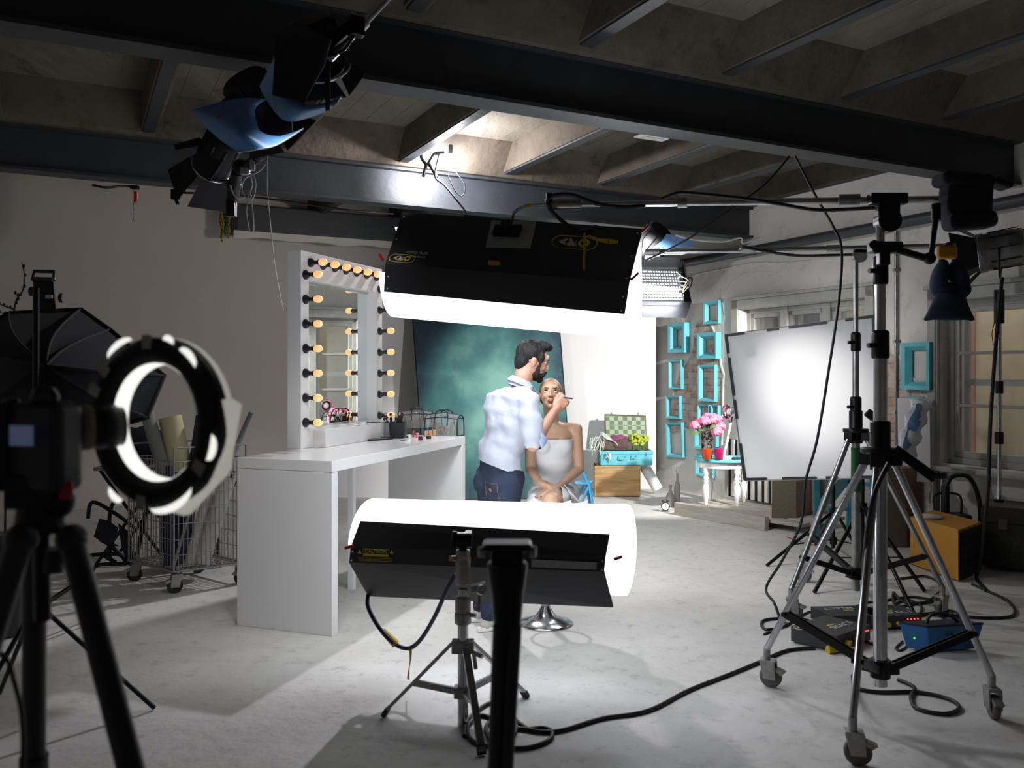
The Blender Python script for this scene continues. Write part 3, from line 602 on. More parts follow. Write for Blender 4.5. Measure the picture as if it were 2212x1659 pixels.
# ---------------------------------------------------------------- pallet, small table and things on it
p0=G(1456,1112); p1=G(1652,1147); d=(p1-p0).normalized(); n_=V((-d.y,d.x,0)); n_=n_ if n_.y>0 else -n_; L=(p1-p0).length
t=thing('wooden_platform',(p0+p1)/2,'low whitewashed plank platform under the small turned-leg table','platform')
MB().hexa([p0,p1,p1+n_*.07,p0+n_*.07]+[p+V((0,0,.14)) for p in (p0,p1,p1+n_*.07,p0+n_*.07)]).build('front_beam','wood_pale',t,bevel=.006)
for k in range(4):
    e0=p0+n_*(.1+.2*k); e1=p1+n_*(.1+.2*k)+d*.35; MB().hexa([e0+V((0,0,.07)),e1+V((0,0,.07)),e1+n_*.16+V((0,0,.07)),e0+n_*.16+V((0,0,.07)),e0+V((0,0,.105)),e1+V((0,0,.105)),e1+n_*.16+V((0,0,.105)),e0+n_*.16+V((0,0,.105))]).build('plank','wood_pale',t,bevel=.004)
m=MB()
for k in (.15,.5,.85): a=p0+d*L*k+n_*.1; m.hexa([a,a+d*.08,a+d*.08+n_*.72,a+n_*.72]+[x+V((0,0,.07)) for x in (a,a+d*.08,a+d*.08+n_*.72,a+n_*.72)])
m.build('crossbeam','wood_pale',t)
PZ=.105
def gz(px,py,z): return G(px,py,z)
L1=gz(1516,1098,PZ); L2=gz(1583,1104,PZ); L3=gz(1552,1090,PZ); L4=gz(1618,1098,PZ); tcx=(L1+L2+L3+L4)/4; TT=.66
t=thing('side_table',tcx,'small white turned-leg table with a pale turquoise top','table')
top=[]; ctr=V(((1562-CX)/F*9.7,9.75,0)); z_=.62
for i in range(28): a=2*PI*i/28; top.append(ctr+V((.33*math.cos(a)+.02,.30*math.sin(a),z_-.03)))
MB().prism(top,(0,0,.035)).build('tabletop','turq',t,bevel=.008)
MB().prism([ctr+V((.28*math.cos(2*PI*i/20),.25*math.sin(2*PI*i/20),z_-.10)) for i in range(20)],(0,0,.07)).build('apron','white',t)
for lp in (V((ctr.x-.21,ctr.y-.12,PZ)),V((ctr.x+.12,ctr.y-.2,PZ)),V((ctr.x-.09,ctr.y+.2,PZ)),V((ctr.x+.26,ctr.y+.05,PZ))):
    h=z_-.05-PZ; pr=[(.014,0),(.018,.01),(.022,.1*h),(.036,.30*h),(.038,.42*h),(.026,.5*h),(.020,.53*h),(.032,.57*h),(.022,.61*h),(.034,.65*h),(.022,.70*h),(.030,.76*h),(.034,.78*h),(.034,h)]
    MB().lathe(lp,pr,14).build('leg','white',t)
zt=z_+.005; vb=V(((1528-CX)/F*9.6,9.62,zt))
t=thing('flower_vase',vb,'glass vase with a silver mesh band holding pink peonies','vase')
MB().lathe(vb,[(.045,0),(.055,.01),(.062,.12),(.064,.30),(.066,.31)],20,cap=False).build('vase_body','silver_mesh',t)
for i,(dx,dy,dz,r_) in enumerate(((-.13,0,.37,.075),(-.03,-.03,.42,.08),(.07,-.02,.44,.09),(.14,0,.36,.085),(.03,.08,.45,.08),(.1,-.05,.30,.08),(-.06,.06,.40,.07),(.15,.03,.44,.06))):
    h=vb+V((dx,dy,dz)); t=thing('pink_peony',h,'full pink peony bloom in the silver-banded vase','flower','pink peonies in the vase')
    f=MB()
    for j in range(22):
        a_=j*2.4; k=j/22; d_=V((math.cos(a_)*math.sqrt(k),math.sin(a_)*math.sqrt(k),1-k*1.2)).normalized(); f.ball(h+d_*r_*.55,V((r_*.42,r_*.16,r_*.5)),5,frame_from(d_.cross(V((math.cos(a_+1),math.sin(a_+1),.2)))))
    f.ball(h,r_*.6,6); f.build('petals','pink',t)
    s=MB(); s.tube([vb+V((dx*.1,dy*.1,.1)),vb+V((dx*.3,dy*.3,.29)),h-V((0,0,r_*.5))],.004,5); s.build('stem','leaf',t)
    if i%2==0:
        l=MB(); l.sheet([[h+V((-.05+.02*j,-.04-.01*i2,-.05-.02*i2-.01*abs(j-2))) for j in range(5)] for i2 in range(3)],.002); l.build('leaf','leaf',t)
def tumbler(px,m,lb):
    c=V(((px-CX)/F*9.5,9.50,zt)); t=MB(); t.lathe(c,[(.03,0),(.043,.004),(.052,.118),(.054,.12),(.050,.119),(.040,.01),(.001,.008)],20,cap=False); o=t.build('glass_tumbler',m,loc=c); tag(o,lb,'glass')
tumbler(1527,'vase_orange','orange-red glass tumbler on the small table before the flowers'); tumbler(1553,'vase_pink','magenta glass tumbler on the small table')
c=V(((1592-CX)/F*9.5,9.52,zt)); o=MB().box(c+V((0,0,.012)),(.1,.06,.024),rz=.2).build('dark_cloth','dark_blue',loc=c,bevel=.01); tag(o,'small folded navy cloth at the right edge of the turquoise table','cloth')
# desk lamp
Yl=9.6; lb=V(((1571-CX)/F*Yl,Yl+.05,zt)); t=thing('desk_lamp',lb,'desk lamp with a chrome head on a white folding arm behind the flowers','lamp')
MB().lathe(lb,[(.07,0),(.07,.015),(.02,.025)],18).build('base','white',t)
MB().bar(lb+V((-.03,0,.02)),lb+V((.05,0,.40)),.045,.02).build('arm','white',t)
MB().tube(catmull([lb+V((.05,0,.36)),lb+V((.03,-.01,.44)),lb+V((.06,-.02,.50)),lb+V((.07,-.01,.40))],6),.008,6).build('elbow_joint','chrome',t)
hd=P(1583,888,Yl); MB().bar(lb+V((.05,0,.38)),hd,.012).build('arm','chrome',t)
ax=V((.8,.3,.1)).normalized(); M=frame_from(-ax); MB().lathe(hd+ax*.06,[(.01,-.03),(.05,-.02),(.06,.03),(.062,.10),(.085,.13),(.087,.145),(.08,.146),(.06,.11)],20,M,cap=False).build('lamp_shade','chrome',t)
MB().ball(hd-ax*.04,.04,8).build('light_bulb','white',t)
# clock, bottles
ck=G(1438,1106); t=thing('alarm_clock',ck,'round twin-bell alarm clock on the floor by the grey bottles','clock')
Mc=frame_from(V((-.15,-1,.05))); MB().lathe(ck+V((0,.02,.062)),[(.046,-.02),(.05,-.018),(.05,.02),(.046,.022)],20,Mc).build('clock_case','black',t)
MB().lathe(ck+V((0,.02,.062)),[(.04,.0225),(.001,.0235)],20,Mc,cap=False).build('clock_face','sticker',t)
h_=MB(); cf=ck+V((-.004,-.004,.062)); h_.bar(cf,cf+V((0,0,.028)),.003); h_.bar(cf,cf+V((.018,0,.004)),.003); h_.build('clock_hands','black',t)
for s in (-1,1): MB().ball(ck+V((s*.028,.02,.122)),V((.018,.018,.012)),6).build('bell','black',t); MB().cone(ck+V((s*.025,.02,.02)),ck+V((s*.035,.02,0)),.004,n=6).build('foot','black',t)
for px,py,h,r,lb in ((1448,1095,.26,.05,'squat wide-shouldered grey bottle on the floor behind the clock'),(1463,1090,.42,.038,'tall slim grey bottle on the floor beside the platform')):
    c=G(px,py); o=MB().lathe(c,[(r*.95,0),(r,.01),(r,h*.5),(r*.7,h*.62),(r*.33,h*.7),(r*.33,h*.95),(r*.42,h*.96),(r*.4,h)],18).build('painted_bottle','bottle_grey',loc=c); tag(o,lb,'bottle')
# striped blackened radiator/cloth under the window
bA=WB(1612); bB=WB(1800); t=thing('striped_radiator',RW(-.2,(bA+bB)/2,0),'black and pale vertical striped panel low against the wall behind the small table','panel')
rbox(MB(),-.28,-.24,bB,bA,.12,.80).build('backing','black_matte',t); m=MB(); k=bB
while k<bA: rbox(m,-.30,-.28,k,k+.05,.13,.80); k+=.11
m.build('stripes','plaster_right',t)
# ---------------------------------------------------------------- loudspeakers
def spk(px0,px1,px2,pyb,Y,h,label,casters=True,fab='grille'):
    x0=(px0-CX)/F*Y; x1=(px1-CX)/F*Y; z0=.09 if casters else 0; a=V((x0,Y,0)); b=V((x1,Y-.0,0)); d=(b-a).normalized()
    c=V(((px2-CX)/F*(Y+.28),Y+.28,0)); e=c-b
    t=thing('loudspeaker_cabinet',(a+c)/2,label,'speaker')
    pts=[a,b,c,a+e]; MB().hexa([p+V((0,0,z0)) for p in pts]+[p+V((0,0,z0+h)) for p in pts]).build('cabinet','wood_brown',t,bevel=.004)
    f0=V((0,-.006,0)); MB().hexa([a+f0+V((.01,0,z0+.012)),b+f0+V((-.01,0,z0+.012)),b+V((-.01,0,z0+.012)),a+V((.01,0,z0+.012)),a+f0+V((.01,0,z0+h-.012)),b+f0+V((-.01,0,z0+h-.012)),b+V((-.01,0,z0+h-.012)),a+V((.01,0,z0+h-.012))]).build('speaker_cloth',fab,t)
    if casters:
        for p in pts:
            q=(p-(a+c)/2)*.85+(a+c)/2; w=MB(); w.box(q+V((0,0,.07)),(.035,.03,.045)); w.cone(q+V((-.012,0,.028)),q+V((.012,0,.028)),.028,n=14); w.build('caster','black',t)
spk(1667,1722,1754,1150,8.75,.62,'wood-veneer loudspeaker on casters standing left of the turquoise trestle')
spk(1890,1960,1996,1200,7.8,.72,'tall wood-veneer loudspeaker standing between the trestle and the orange case',casters=False)
# turquoise trestle ladder
t=thing('trestle_ladder',V((2.95,8.0,0)),'weathered turquoise wooden trestle with steps behind the rolling stands','ladder')
Yt=8.3; q=lambda px,py,dy=0: P(px,py,Yt+dy)
def fz(px,dy=0,z=0): return V(((px-CX)/F*(Yt+dy),Yt+dy,z))
for (px,dy) in ((1764,0),(1886,-.15),(1835,.5)):
    MB().bar(fz(px,dy,0),fz(px,dy,.95),.055,.03).build('post','turq_dark',t,bevel=.003)
for z in (.28,.52,.74): MB().bar(fz(1770,0,z) if z<.3 else fz(1830,.2,z),fz(1886,-.15,z),.05,.03).build('rung','turq_dark',t)
for z in (.28,.62):
    MB().hexa([fz(1762,0,z),fz(1815,-.05,z+.30),fz(1850,.2,z+.30),fz(1800,.3,z),fz(1762,0,z+.03),fz(1815,-.05,z+.33),fz(1850,.2,z+.33),fz(1800,.3,z+.03)]).build('step','turq',t)
# orange machine
o0=G(1966,1220); o1=G(2070,1258); o2=G(2120,1235); Ho=.40
e=o1-o0; f=o2-o1; t=thing('orange_case',(o0+o2)/2,'orange metal equipment case with a black vented end on the floor','case')
pts=[o0,o1,o1+f,o0+f]; MB().hexa([p+V((0,0,.01)) for p in pts]+[p+V((0,0,Ho)) for p in pts]).build('case_body','orange_case',t,bevel=.006)
d=f.normalized(); nrm=e.normalized(); p4=[o1+d*.01,o2-d*.01]; MB().hexa([p4[0]+V((0,0,.02)),p4[1]+V((0,0,.02)),p4[1]+nrm*.01+V((0,0,.02)),p4[0]+nrm*.01+V((0,0,.02)),p4[0]+V((0,0,Ho-.02)),p4[1]+V((0,0,Ho-.02)),p4[1]+nrm*.01+V((0,0,Ho-.02)),p4[0]+nrm*.01+V((0,0,Ho-.02))]).build('vent_end','black_matte',t)
m=MB()
for i in range(9): z=.08+i*.03; m.bar(o1+d*.05+nrm*.013+V((0,0,z)),o2-d*.05+nrm*.013+V((0,0,z)),.004,.008)
m.build('louvres','black',t)
k=o0+e*.08-V((0,.004,0)); MB().box(k+V((.02,-.004,.07)),(.08,.003,.045),rz=math.atan2(e.y,e.x)).build('paper_label','sticker',t)
hp=(o0+o2)/2+V((-.1,.05,Ho)); o=MB().lathe(hp,[(.09,0),(.10,.015),(.10,.02),(.03,.03)],20).build('paint_lid','sticker',loc=hp); tag(o,'round pale lid lying on the orange case','lid')
# black trunk at far right
a=V(((2118-CX)/F*6.95,6.95,0)); t=thing('storage_chest',a+V((.45,.1,0)),'dark battered trunk with faint gold marks at the right edge','trunk')
pts=[a,a+V((.5,-.4,0)),a+V((.75,-.05,0)),a+V((.25,.35,0))]; MB().hexa([p+V((0,0,.03)) for p in pts]+[p+V((0,0,.50)) for p in pts]).build('trunk_body','trunk',t,bevel=.01)
MB().hexa([p+V((0,-.01,.38)) for p in pts]+[p+V((0,-.01,.52)) for p in pts]).build('trunk_lid','trunk',t,bevel=.012)
for k in (.12,.38): MB().box(a+V((k,-.8*k-.012,.38)),(.06,.02,.08),rz=-.67).build('latch','leather_brown',t)
# white foam boards & wrapped roll leaning at the wall
a=V(((1943-CX)/F*7.9,7.9,0)); 
o=MB().hexa([V((3.62,8.02,.58)),V((3.86,7.90,.58)),V((3.87,7.93,.58)),V((3.63,8.05,.58)),V((3.66,8.12,1.35)),V((3.90,8.00,1.35)),V((3.91,8.03,1.35)),V((3.67,8.15,1.35))]).build('foam_board','white_panel',loc=(3.75,8.0,.58)); tag(o,'white foam board leaning below the plastic-wrapped roll','board')
a=P(1955,985,7.7); b=P(1990,872,7.75); t=thing('wrapped_roll',a,'blue and white plastic-wrapped roll leaning by the window','roll')
path=catmull([a,(a+b)/2+V((-.01,0,0)),b],6); MB().tube(path,[.085+.018*math.sin(i*1.7) for i in range(len(path))],14).build('roll_body','plastic_wrap',t)
MB().ball(b,V((.085,.085,.06)),8).build('roll_end','plastic_wrap',t)
rr=[]
for i in range(9):
    s=i/8; c_=a.lerp(b,s); rr.append([c_+V((-.095+.03*j+.01*math.sin(i*2+j),-.085-.02*math.sin(j*1.1+i),.01*math.sin(i*3.1+j))) for j in range(4)])
MB().sheet(rr).build('blue_wrap','gel_blue',t)
a=V(((1996-CX)/F*7.6,7.6,0)); 
o=MB().cone(V((3.98,7.95,.0)),V((4.02,8.0,.72)),.035,n=12).build('grey_tube','steel',loc=(3.98,7.95,0)); tag(o,'short grey metal tube standing against the wall behind the orange case','tube')
# small blue compressor with hose
c=V(((2052-CX)/F*7.5,7.5,0)); t=thing('air_compressor',c,'small blue machine with a black hose loop behind the orange case','machine')
MB().box(c+V((0,0,.18)),(.3,.2,.36)).build('machine_body','dark_blue',t,bevel=.02); m=MB(); m.tube(catmull([c+V((-.13,0,.36)),c+V((-.13,0,.52)),c+V((.08,0,.52)),c+V((.1,0,.36))],6),.01,6); m.build('guard','black',t)
MB().cone(c+V((-.04,0,.36)),c+V((-.04,0,.60)),.035,n=12).build('cylinder_head','black',t)
m=MB(); m.tube(catmull([c+V((-.04,0,.58)),c+V((.02,0,.68)),c+V((.16,0,.68)),c+V((.25,0,.5)),c+V((.27,0,.2)),c+V((.26,0,.03))],8),.02,8); m.build('hose','black',t)
# ---------------------------------------------------------------- fluorescent banks
def ray_plane(px,py,p0,n):
    d=V(((px-CX)/F,1,-(py-HY)/F)); o=V((0,0,CH)); return o+d*((V(p0)-o).dot(n)/d.dot(n))
def logo(px,py,h,p0,nrm,xd,ud,parent,sc=1.9):
    c=ray_plane(px,py,p0,nrm); x=V(xd).normalized(); u=(V(ud)-x*V(ud).dot(x)).normalized(); out=x.cross(u)
    w=h*1.15; pts=[]
    for i in range(28):
        t=2*PI*i/28; cx_=(w-h*.5 if math.cos(t)>0 else -(w-h*.5)); pts.append(c+x*(cx_+h*.5*math.cos(t))+u*(h*.5*math.sin(t))+out*.003)
    MB().tube(pts,h*.03,4,closed=True).build('logo_outline','yellow_ink',parent)
    def poly(ps,m):
        MB().prism([c+x*a*h+u*b*h+out*.003 for a,b in ps],out*.001).build('logo_mark',m,parent)
    poly([(-.82,.02),(-.42,.3),(-.42,.12),(-.58,.02),(-.42,-.08),(-.42,-.28)],'white_ink')
    poly([(-.36,.3),(-.2,.3),(0,-.05),(.12,.3),(.02,-.28),(-.12,-.28)],'white_ink')
    poly([(-.36,-.28),(-.36,-.05),(-.25,.05),(-.2,-.14),(.16,-.14),(.16,-.28)],'yellow_ink')
    ring=[c+x*(.48*h+.22*h*math.cos(2*PI*i/20))+u*(.25*h*math.sin(2*PI*i/20))+out*.003 for i in range(20)]
    MB().tube(ring,h*.075,6,closed=True).build('logo_mark','yellow_ink',parent)
def bank(name,label,Lp,Rp,nh,dc,dr,ang,ext,loc):
    t=thing(name,loc,label,'studio light')
    L=[P(*q) for q in Lp]; R=[P(*q) for q in Rp]
    MB().sheet([L,R],.012,smooth=False).build('housing','black',t)
    for e,s in ((L,-1),):
        fwd=V(nh)*.13; MB().prism([e[0],e[-1],e[-1]+fwd,e[0]+fwd],V((.006,0,0))).build('end_cap','black_metal',t)
    ax=(R[1]-L[1]).normalized(); rows=[]
    for q in range(9):
        base=(L[1]-ax*ext).lerp(R[1]+ax*ext,q/8)
        rows.append([base+V(nh)*(dc[0]+dr*math.cos(math.radians(a)))+V((0,0,dc[1]+dr*math.sin(math.radians(a)))) for a in ang])
    if ang[-1]==360: rows=[r+[r[-1]+V((0,0,.07*k))-V(nh)*.012*k*k for k in (1,2,3,4)] for r in rows]
    MB().sheet(rows,.003).build('curved_diffuser','diffuser',t)
    tb=MB()
    for k in range(4):
        o=V(nh)*.16+V((0,0,-.13+.08*k)); tb.cone(L[1]+ax*.06+o,R[1]-ax*.06+o,.018,n=8)
    tb.build('fluorescent_tubes','tube_glow',t)
    return t,L,R,ax
nh=V((.17,.985,0)).normalized()
t,L,R,ax=bank('fluorescent_bank','black fluorescent light bank hanging from a boom with a curved white diffuser below it',
  [(870,462,4.88),(834,572,4.60),(831,630,4.62)],[(1388,498,4.55),(1360,612,4.27),(1350,679,4.29)],nh,(.265,-.03),.235,list(range(182,361,8))+[360],.05,P(1100,560,4.5))
pn=(R[0]-L[0]).cross(L[1]-L[0]).normalized(); up=(L[0]-L[1])
if pn.y>0: pn=-pn
def onp(px,py,off=.017): return ray_plane(px,py,L[0],pn)+pn*off
q=[onp(1063,482),onp(1160,484),onp(1146,543),onp(1050,540)]; MB().prism(q,pn*.004).build('mounting_plate','plate_grey',t,bevel=.001)
q=[onp(1072,500,.022),onp(1130,500,.022),onp(1122,520,.022),onp(1066,518,.022)]; cl=MB().prism(q,pn*.03).build('mounting_clamp','black_metal',t,bevel=.004)
MB().cone(onp(1096,506,.04),onp(1097,500,.09),.03,n=10).build('clamp_knob','black_metal',t)
logo(1241,525,.105,L[0]+pn*.015,pn,ax,up,t)
pl=(R[1]-L[1]).cross(L[2]-L[1]).normalized(); pl=-pl if pl.y>0 else pl
logo(869,559,.062,L[0]+pn*.015,pn,ax,up,t)
xd=ax; text('lettering','KINO FLO',.026,onp(902,552),xd,up,'white_ink',t); text('lettering','Lighting Systems',.015,onp(902,560),xd,up,'white_ink',t)
q=[onp(1056,568),onp(1097,570),onp(1096,580),onp(1055,578)]; MB().prism(q,pn*.002).build('orange_tape','orange_tape',t)
q=[onp(1112,584),onp(1160,580),onp(1157,590),onp(1112,594)]; MB().prism(q,pn*.002).build('green_tape','green_tape',t)
r=MB()
for e,f in ((L,1),(R,-1)):
    for a_,b_,k in ((0,1,.1),(0,1,.55),(0,1,.95),(1,2,.5),(1,2,.95)):
        p=e[a_].lerp(e[b_],k)+ax*f*.02+pn*.014; r.ball(p,.0045,5)
r.build('rivets','white_ink',t)
for p in (P(828,563,4.58),P(1362,605,4.25),P(1385,502,4.5)):
    c=MB(); c.bar(p,p+V((-.02 if p.x<0 else .04,-.01,.035)),.012); c.build('red_clip','red',t)
# lower bank
t2,L2,R2,ax2=bank('fluorescent_bank','black fluorescent light bank on the short silver stand with a curved white diffuser above it',
  [(780,1127,4.30),(760,1180,4.24),(756,1212,4.25),(797,1284,4.40)],[(1318,1156,3.98),(1309,1202,3.92),(1306,1232,3.93),(1325,1308,4.06)],V((.36,.93,0)).normalized(),(.245,-.02),.22,list(range(176,-90,-8)),.035,P(1030,1215,4.1))
p2=(R2[0]-L2[0]).cross(L2[1]-L2[0]).normalized(); p2=-p2 if p2.y>0 else p2; u2=L2[0]-L2[1]
def onp2(px,py,off=.017): return ray_plane(px,py,L2[1],p2b)+p2b*off
p2b=(R2[1]-L2[1]).cross(L2[2]-L2[1]).normalized(); p2b=-p2b if p2b.y>0 else p2b
ub=L2[1]-L2[2]
text('lettering','CAUTION',.026,onp2(815,1189),ax2,ub,'yellow_ink',t2); 
q=[onp2(788,1193),onp2(842,1196),onp2(842,1200),onp2(788,1197)]; MB().prism(q,p2b*.001).build('caution_bar','yellow_ink',t2)
fr_=[onp2(787,1183),onp2(843,1186),onp2(842,1201),onp2(787,1198)]; MB().tube(fr_,.0012,4,closed=True).build('caution_border','yellow_ink',t2)
for px in (780,849): a=onp2(px,1190); MB().prism([a+ax2*-.010+V((0,0,-.008)),a+ax2*.010+V((0,0,-.008)),a+V((0,0,.012))],p2b*.001).build('warning_triangle','yellow_ink',t2)
for k in range(3): q=[onp2(778,1202+k*3),onp2(850,1205+k*3)]; MB().bar(q[0],q[1],.0015).build('small_print','yellow_ink',t2)
q=[onp2(973,1197),onp2(1020,1200),onp2(1020,1212),onp2(973,1209)]; MB().prism(q,p2b*.002).build('orange_tape','orange_tape',t2)
q=[onp2(1150,1206),onp2(1290,1212),onp2(1290,1228),onp2(1150,1222)]; MB().prism(q,p2b*.002).build('worn_strip','plate_grey',t2)
for p in (P(745,1184,4.2),P(1325,1208,3.9)): MB().bar(p,p+V((.04,0,.012)),.014).build('red_clip','red',t2)
r=MB(); 
for e,f in ((L2,1),(R2,-1)):
    for k in (.3,.9): r.ball(e[1].lerp(e[2],k)+ax2*f*.012+p2b*.012,.005,5)
r.build('rivets','white_ink',t2)
# third bank on the second boom, front seen
Y3=6.45; t=thing('fluorescent_bank',P(1420,620,Y3),'lit fluorescent bank with a white egg-crate grid hanging from the second boom','studio light')
lx=1300; A_=[(lx,566),(1481,584)]
MB().hexa([P(lx,650,Y3),P(1478,652,Y3),P(1486,652,Y3+.25),P(lx,650,Y3+.25),P(lx,580,Y3+.1),P(1468,584,Y3+.1),P(1478,584,Y3+.3),P(lx,580,Y3+.3)]).build('housing','black',t)
MB().add([P(lx,648,Y3-.01),P(1476,650,Y3-.01),P(1464,585,Y3+.08),P(lx,581,Y3+.08)],[(0,1,2,3)]).build('lit_face','grid_glow',t)
m=MB()
for i in range(31):
    k=i/30; a=P(lx,648,Y3-.03).lerp(P(1476,650,Y3-.03),k); b=P(lx,581,Y3+.06).lerp(P(1464,585,Y3+.06),k); m.bar(a,b,.005,.012)
for i in range(11):
    k=i/10; a=P(lx,648,Y3-.03).lerp(P(lx,581,Y3+.06),k); b=P(1476,650,Y3-.03).lerp(P(1464,585,Y3+.06),k); m.bar(a,b,.004,.012)
m.build('egg_crate','shelf_grey',t)
MB().hexa([P(lx,650,Y3),P(1490,652,Y3),P(1490,652,Y3+.02),P(lx,650,Y3+.02)][:0] or [P(lx,684,Y3-.12),P(1482,687,Y3-.12),P(1482,687,Y3-.10),P(lx,684,Y3-.10),P(lx,650,Y3),P(1494,652,Y3),P(1494,652,Y3+.02),P(lx,650,Y3+.02)]).build('barn_door','black',t)
MB().hexa([P(lx,580,Y3+.08),P(1466,583,Y3+.08),P(1466,583,Y3+.1),P(lx,580,Y3+.1),P(lx,552,Y3-.05),P(1470,556,Y3-.05),P(1470,556,Y3-.03),P(lx,552,Y3-.03)]).build('barn_door','black',t)
MB().hexa([P(1478,652,Y3),P(1494,652,Y3),P(1494,652,Y3+.2),P(1480,652,Y3+.2),P(1466,583,Y3+.08),P(1473,560,Y3+.05),P(1480,570,Y3+.3),P(1470,583,Y3+.3)]).build('end_cap','black_metal',t)
m=MB(); m.tube(catmull([P(1482,603,Y3),P(1494,600,Y3-.03),P(1491,618,Y3-.03),P(1484,625,Y3)],5),.008,6); m.build('lever','black',t)
m=MB()
for z in (595,612,630): m.cone(P(1464+(z-590)*.15,z,Y3-.05),P(1472+(z-590)*.15,z,Y3),.014,n=8)
m.build('tube_ends','black',t)
m=MB()
for k in range(3): m.tube(catmull([P(1472,598+10*k,Y3-.05),P(1485,604+8*k,Y3-.08),P(1478,618+6*k,Y3-.07),P(1474,632,Y3-.05)],5),.003,5)
m.build('wires','cream',t)
# ---------------------------------------------------------------- rolling crank stands with booms
def caster(root,p,rz,rw=.055,m='grey_rubber'):
    """p = floor contact"""
    R=Matrix.Rotation(rz,3,'Z'); x=R@V((1,0,0)); f=MB(); c=p+V((0,0,rw))
    for s in (-1,1):
        f.hexa([c+x*.0+R@V((-.03,s*.026-.004,-.01)),c+R@V((.03,s*.026-.004,-.01)),c+R@V((.03,s*.026+.004,-.01)),c+R@V((-.03,s*.026+.004,-.01)),c+R@V((-.025,s*.026-.004,rw+.02)),c+R@V((.05,s*.026-.004,rw+.02)),c+R@V((.05,s*.026+.004,rw+.02)),c+R@V((-.025,s*.026+.004,rw+.02))])
    f.box(c+R@V((.015,0,rw+.022)),(.075,.06,.014),R); f.cone(c+R@V((.02,0,rw+.02)),c+R@V((.02,0,rw+.085)),.018,n=12); f.cone(c+R@V((0,-.032,0)),c+R@V((0,.032,0)),.009,n=8)
    fo=f.build('caster_fork','cast',root,bevel=.002)
    w=MB(); w.lathe(c,[(.014,-.016),(rw*.8,-.016),(rw,-.012),(rw,.012),(rw*.8,.016),(.014,.016)],20,frame_from(R@V((0,1,0)))); w.build('caster_wheel',m,fo)
    b=MB(); b.hexa([c+R@V((-.055,-.02,rw*.3)),c+R@V((-.02,-.02,rw*.3+.02)),c+R@V((-.02,.02,rw*.3+.02)),c+R@V((-.055,.02,rw*.3)),c+R@V((-.075,-.02,rw*.6)),c+R@V((-.03,-.02,rw*.9)),c+R@V((-.03,.02,rw*.9)),c+R@V((-.075,.02,rw*.6))]); b.build('brake_lever','cast',fo)
    return c+R@V((.02,0,rw+.08))
def crank_stand(label,C,feet,hub,cb,seg,lr,m='chrome',rots=(0,0,0)):
    t=thing('rolling_light_stand',C,label,'light stand'); hubp=V((C.x,C.y,hub))
    for f,rz in zip(feet,rots):
        top=caster(t,f,rz); d=V((top.x-C.x,top.y-C.y,0)).normalized()
        a=hubp+d*.06; MB().cone(a,top,lr,n=14).build('leg',m,t)
        k=.80; lp=a.lerp(top,k); bp=V((C.x,C.y,cb))+d*.04
        mid=d.cross(V((0,0,1)))*.013
        br=MB(); br.bar(bp+mid,lp+mid,.006,.035); br.bar(bp-mid,lp-mid,.006,.035); br.cone(lp-mid*2,lp+mid*2,.012,n=8); br.build('brace','black_metal',t)
    c=MB()
    for i,(z0,z1,r_) in enumerate(seg): c.cone(V((C.x,C.y,z0)),V((C.x,C.y,z1)),r_,n=20)
    c.build('column',m,t)
    h=MB(); h.lathe(V((C.x,C.y,hub-.05)),[(.045,0),(.045,.07),(.085,.075),(.085,.10),(.045,.105),(.045,.22),(.04,.225)],14)
    for f in feet: d=V((f.x-C.x,f.y-C.y,0)).normalized(); h.box(hubp+d*.065+V((0,0,-.0)),(.05,.06,.06),rz=math.atan2(d.y,d.x))
    h.build('leg_hub','black_metal',t,bevel=.003)
    b=MB(); b.lathe(V((C.x,C.y,cb-.04)),[(.045,0),(.045,.08)],14)
    for f in feet: d=V((f.x-C.x,f.y-C.y,0)).normalized(); b.box(V((C.x,C.y,cb))+d*.05,(.06,.05,.05),rz=math.atan2(d.y,d.x))
    b.build('brace_hub','black_metal',t,bevel=.003)
    for i,(z0,z1,r_) in enumerate(seg[1:]):
        k=MB(); k.lathe(V((C.x,C.y,z0-.02)),[(r_+.012,0),(r_+.016,.01),(r_+.016,.12),(r_+.008,.13)],16); k.cone(V((C.x-r_,C.y-.02,z0+.04)),V((C.x-r_-.045,C.y-.03,z0+.04)),.012,n=8); k.build('clamp_collar','black_metal',t,bevel=.002)
    return t
C1=V((1.69,3.93,0)); feet=[G(1665,1484),G(1853,1652),G(2146,1552)]
s1=crank_stand('largest chrome rolling stand in the right foreground carrying the main boom',C1,feet,1.20,.24,[(.16,1.70,.030),(1.68,2.06,.024),(2.02,2.30,.019)],.017,rots=(2.6,2.9,1.45))
cr=MB(); cr.bar(V((1.74,3.9,1.25)),V((1.90,3.84,1.12)),.03,.045); cr.cone(V((1.89,3.84,1.13)),V((1.93,3.80,1.14)),.016,n=10); cr.build('crank_handle','black_metal',s1,bevel=.004)
C2=V((2.36,5.88,0)); feet=[G(1737,1258),G(1716,1338),G(2032,1332)]
s2=crank_stand('second rolling stand with black column clamps behind the largest one',C2,feet,1.16,.22,[(.10,1.35,.028),(1.32,1.80,.022),(1.76,2.40,.017)],.017,m='steel',rots=(2.8,2.8,.6))
MB().cone(V((C2.x,C2.y,.78)),V((C2.x,C2.y,1.08)),.031,n=16).build('yellow_label','dark_green',s2)
q=MB(); h=V((C2.x,C2.y,1.16)); q.cone(h+V((.1,-.05,0)).normalized()*.065+V((0,0,-.0)),h+V((.11,-.06,-.1)),.020,n=10); q.build('red_band','red',s2)
MB().bar(V((2.40,5.8,1.33)),V((2.52,5.75,1.22)),.03,.06).build('crank_handle','black_metal',s2,bevel=.01)
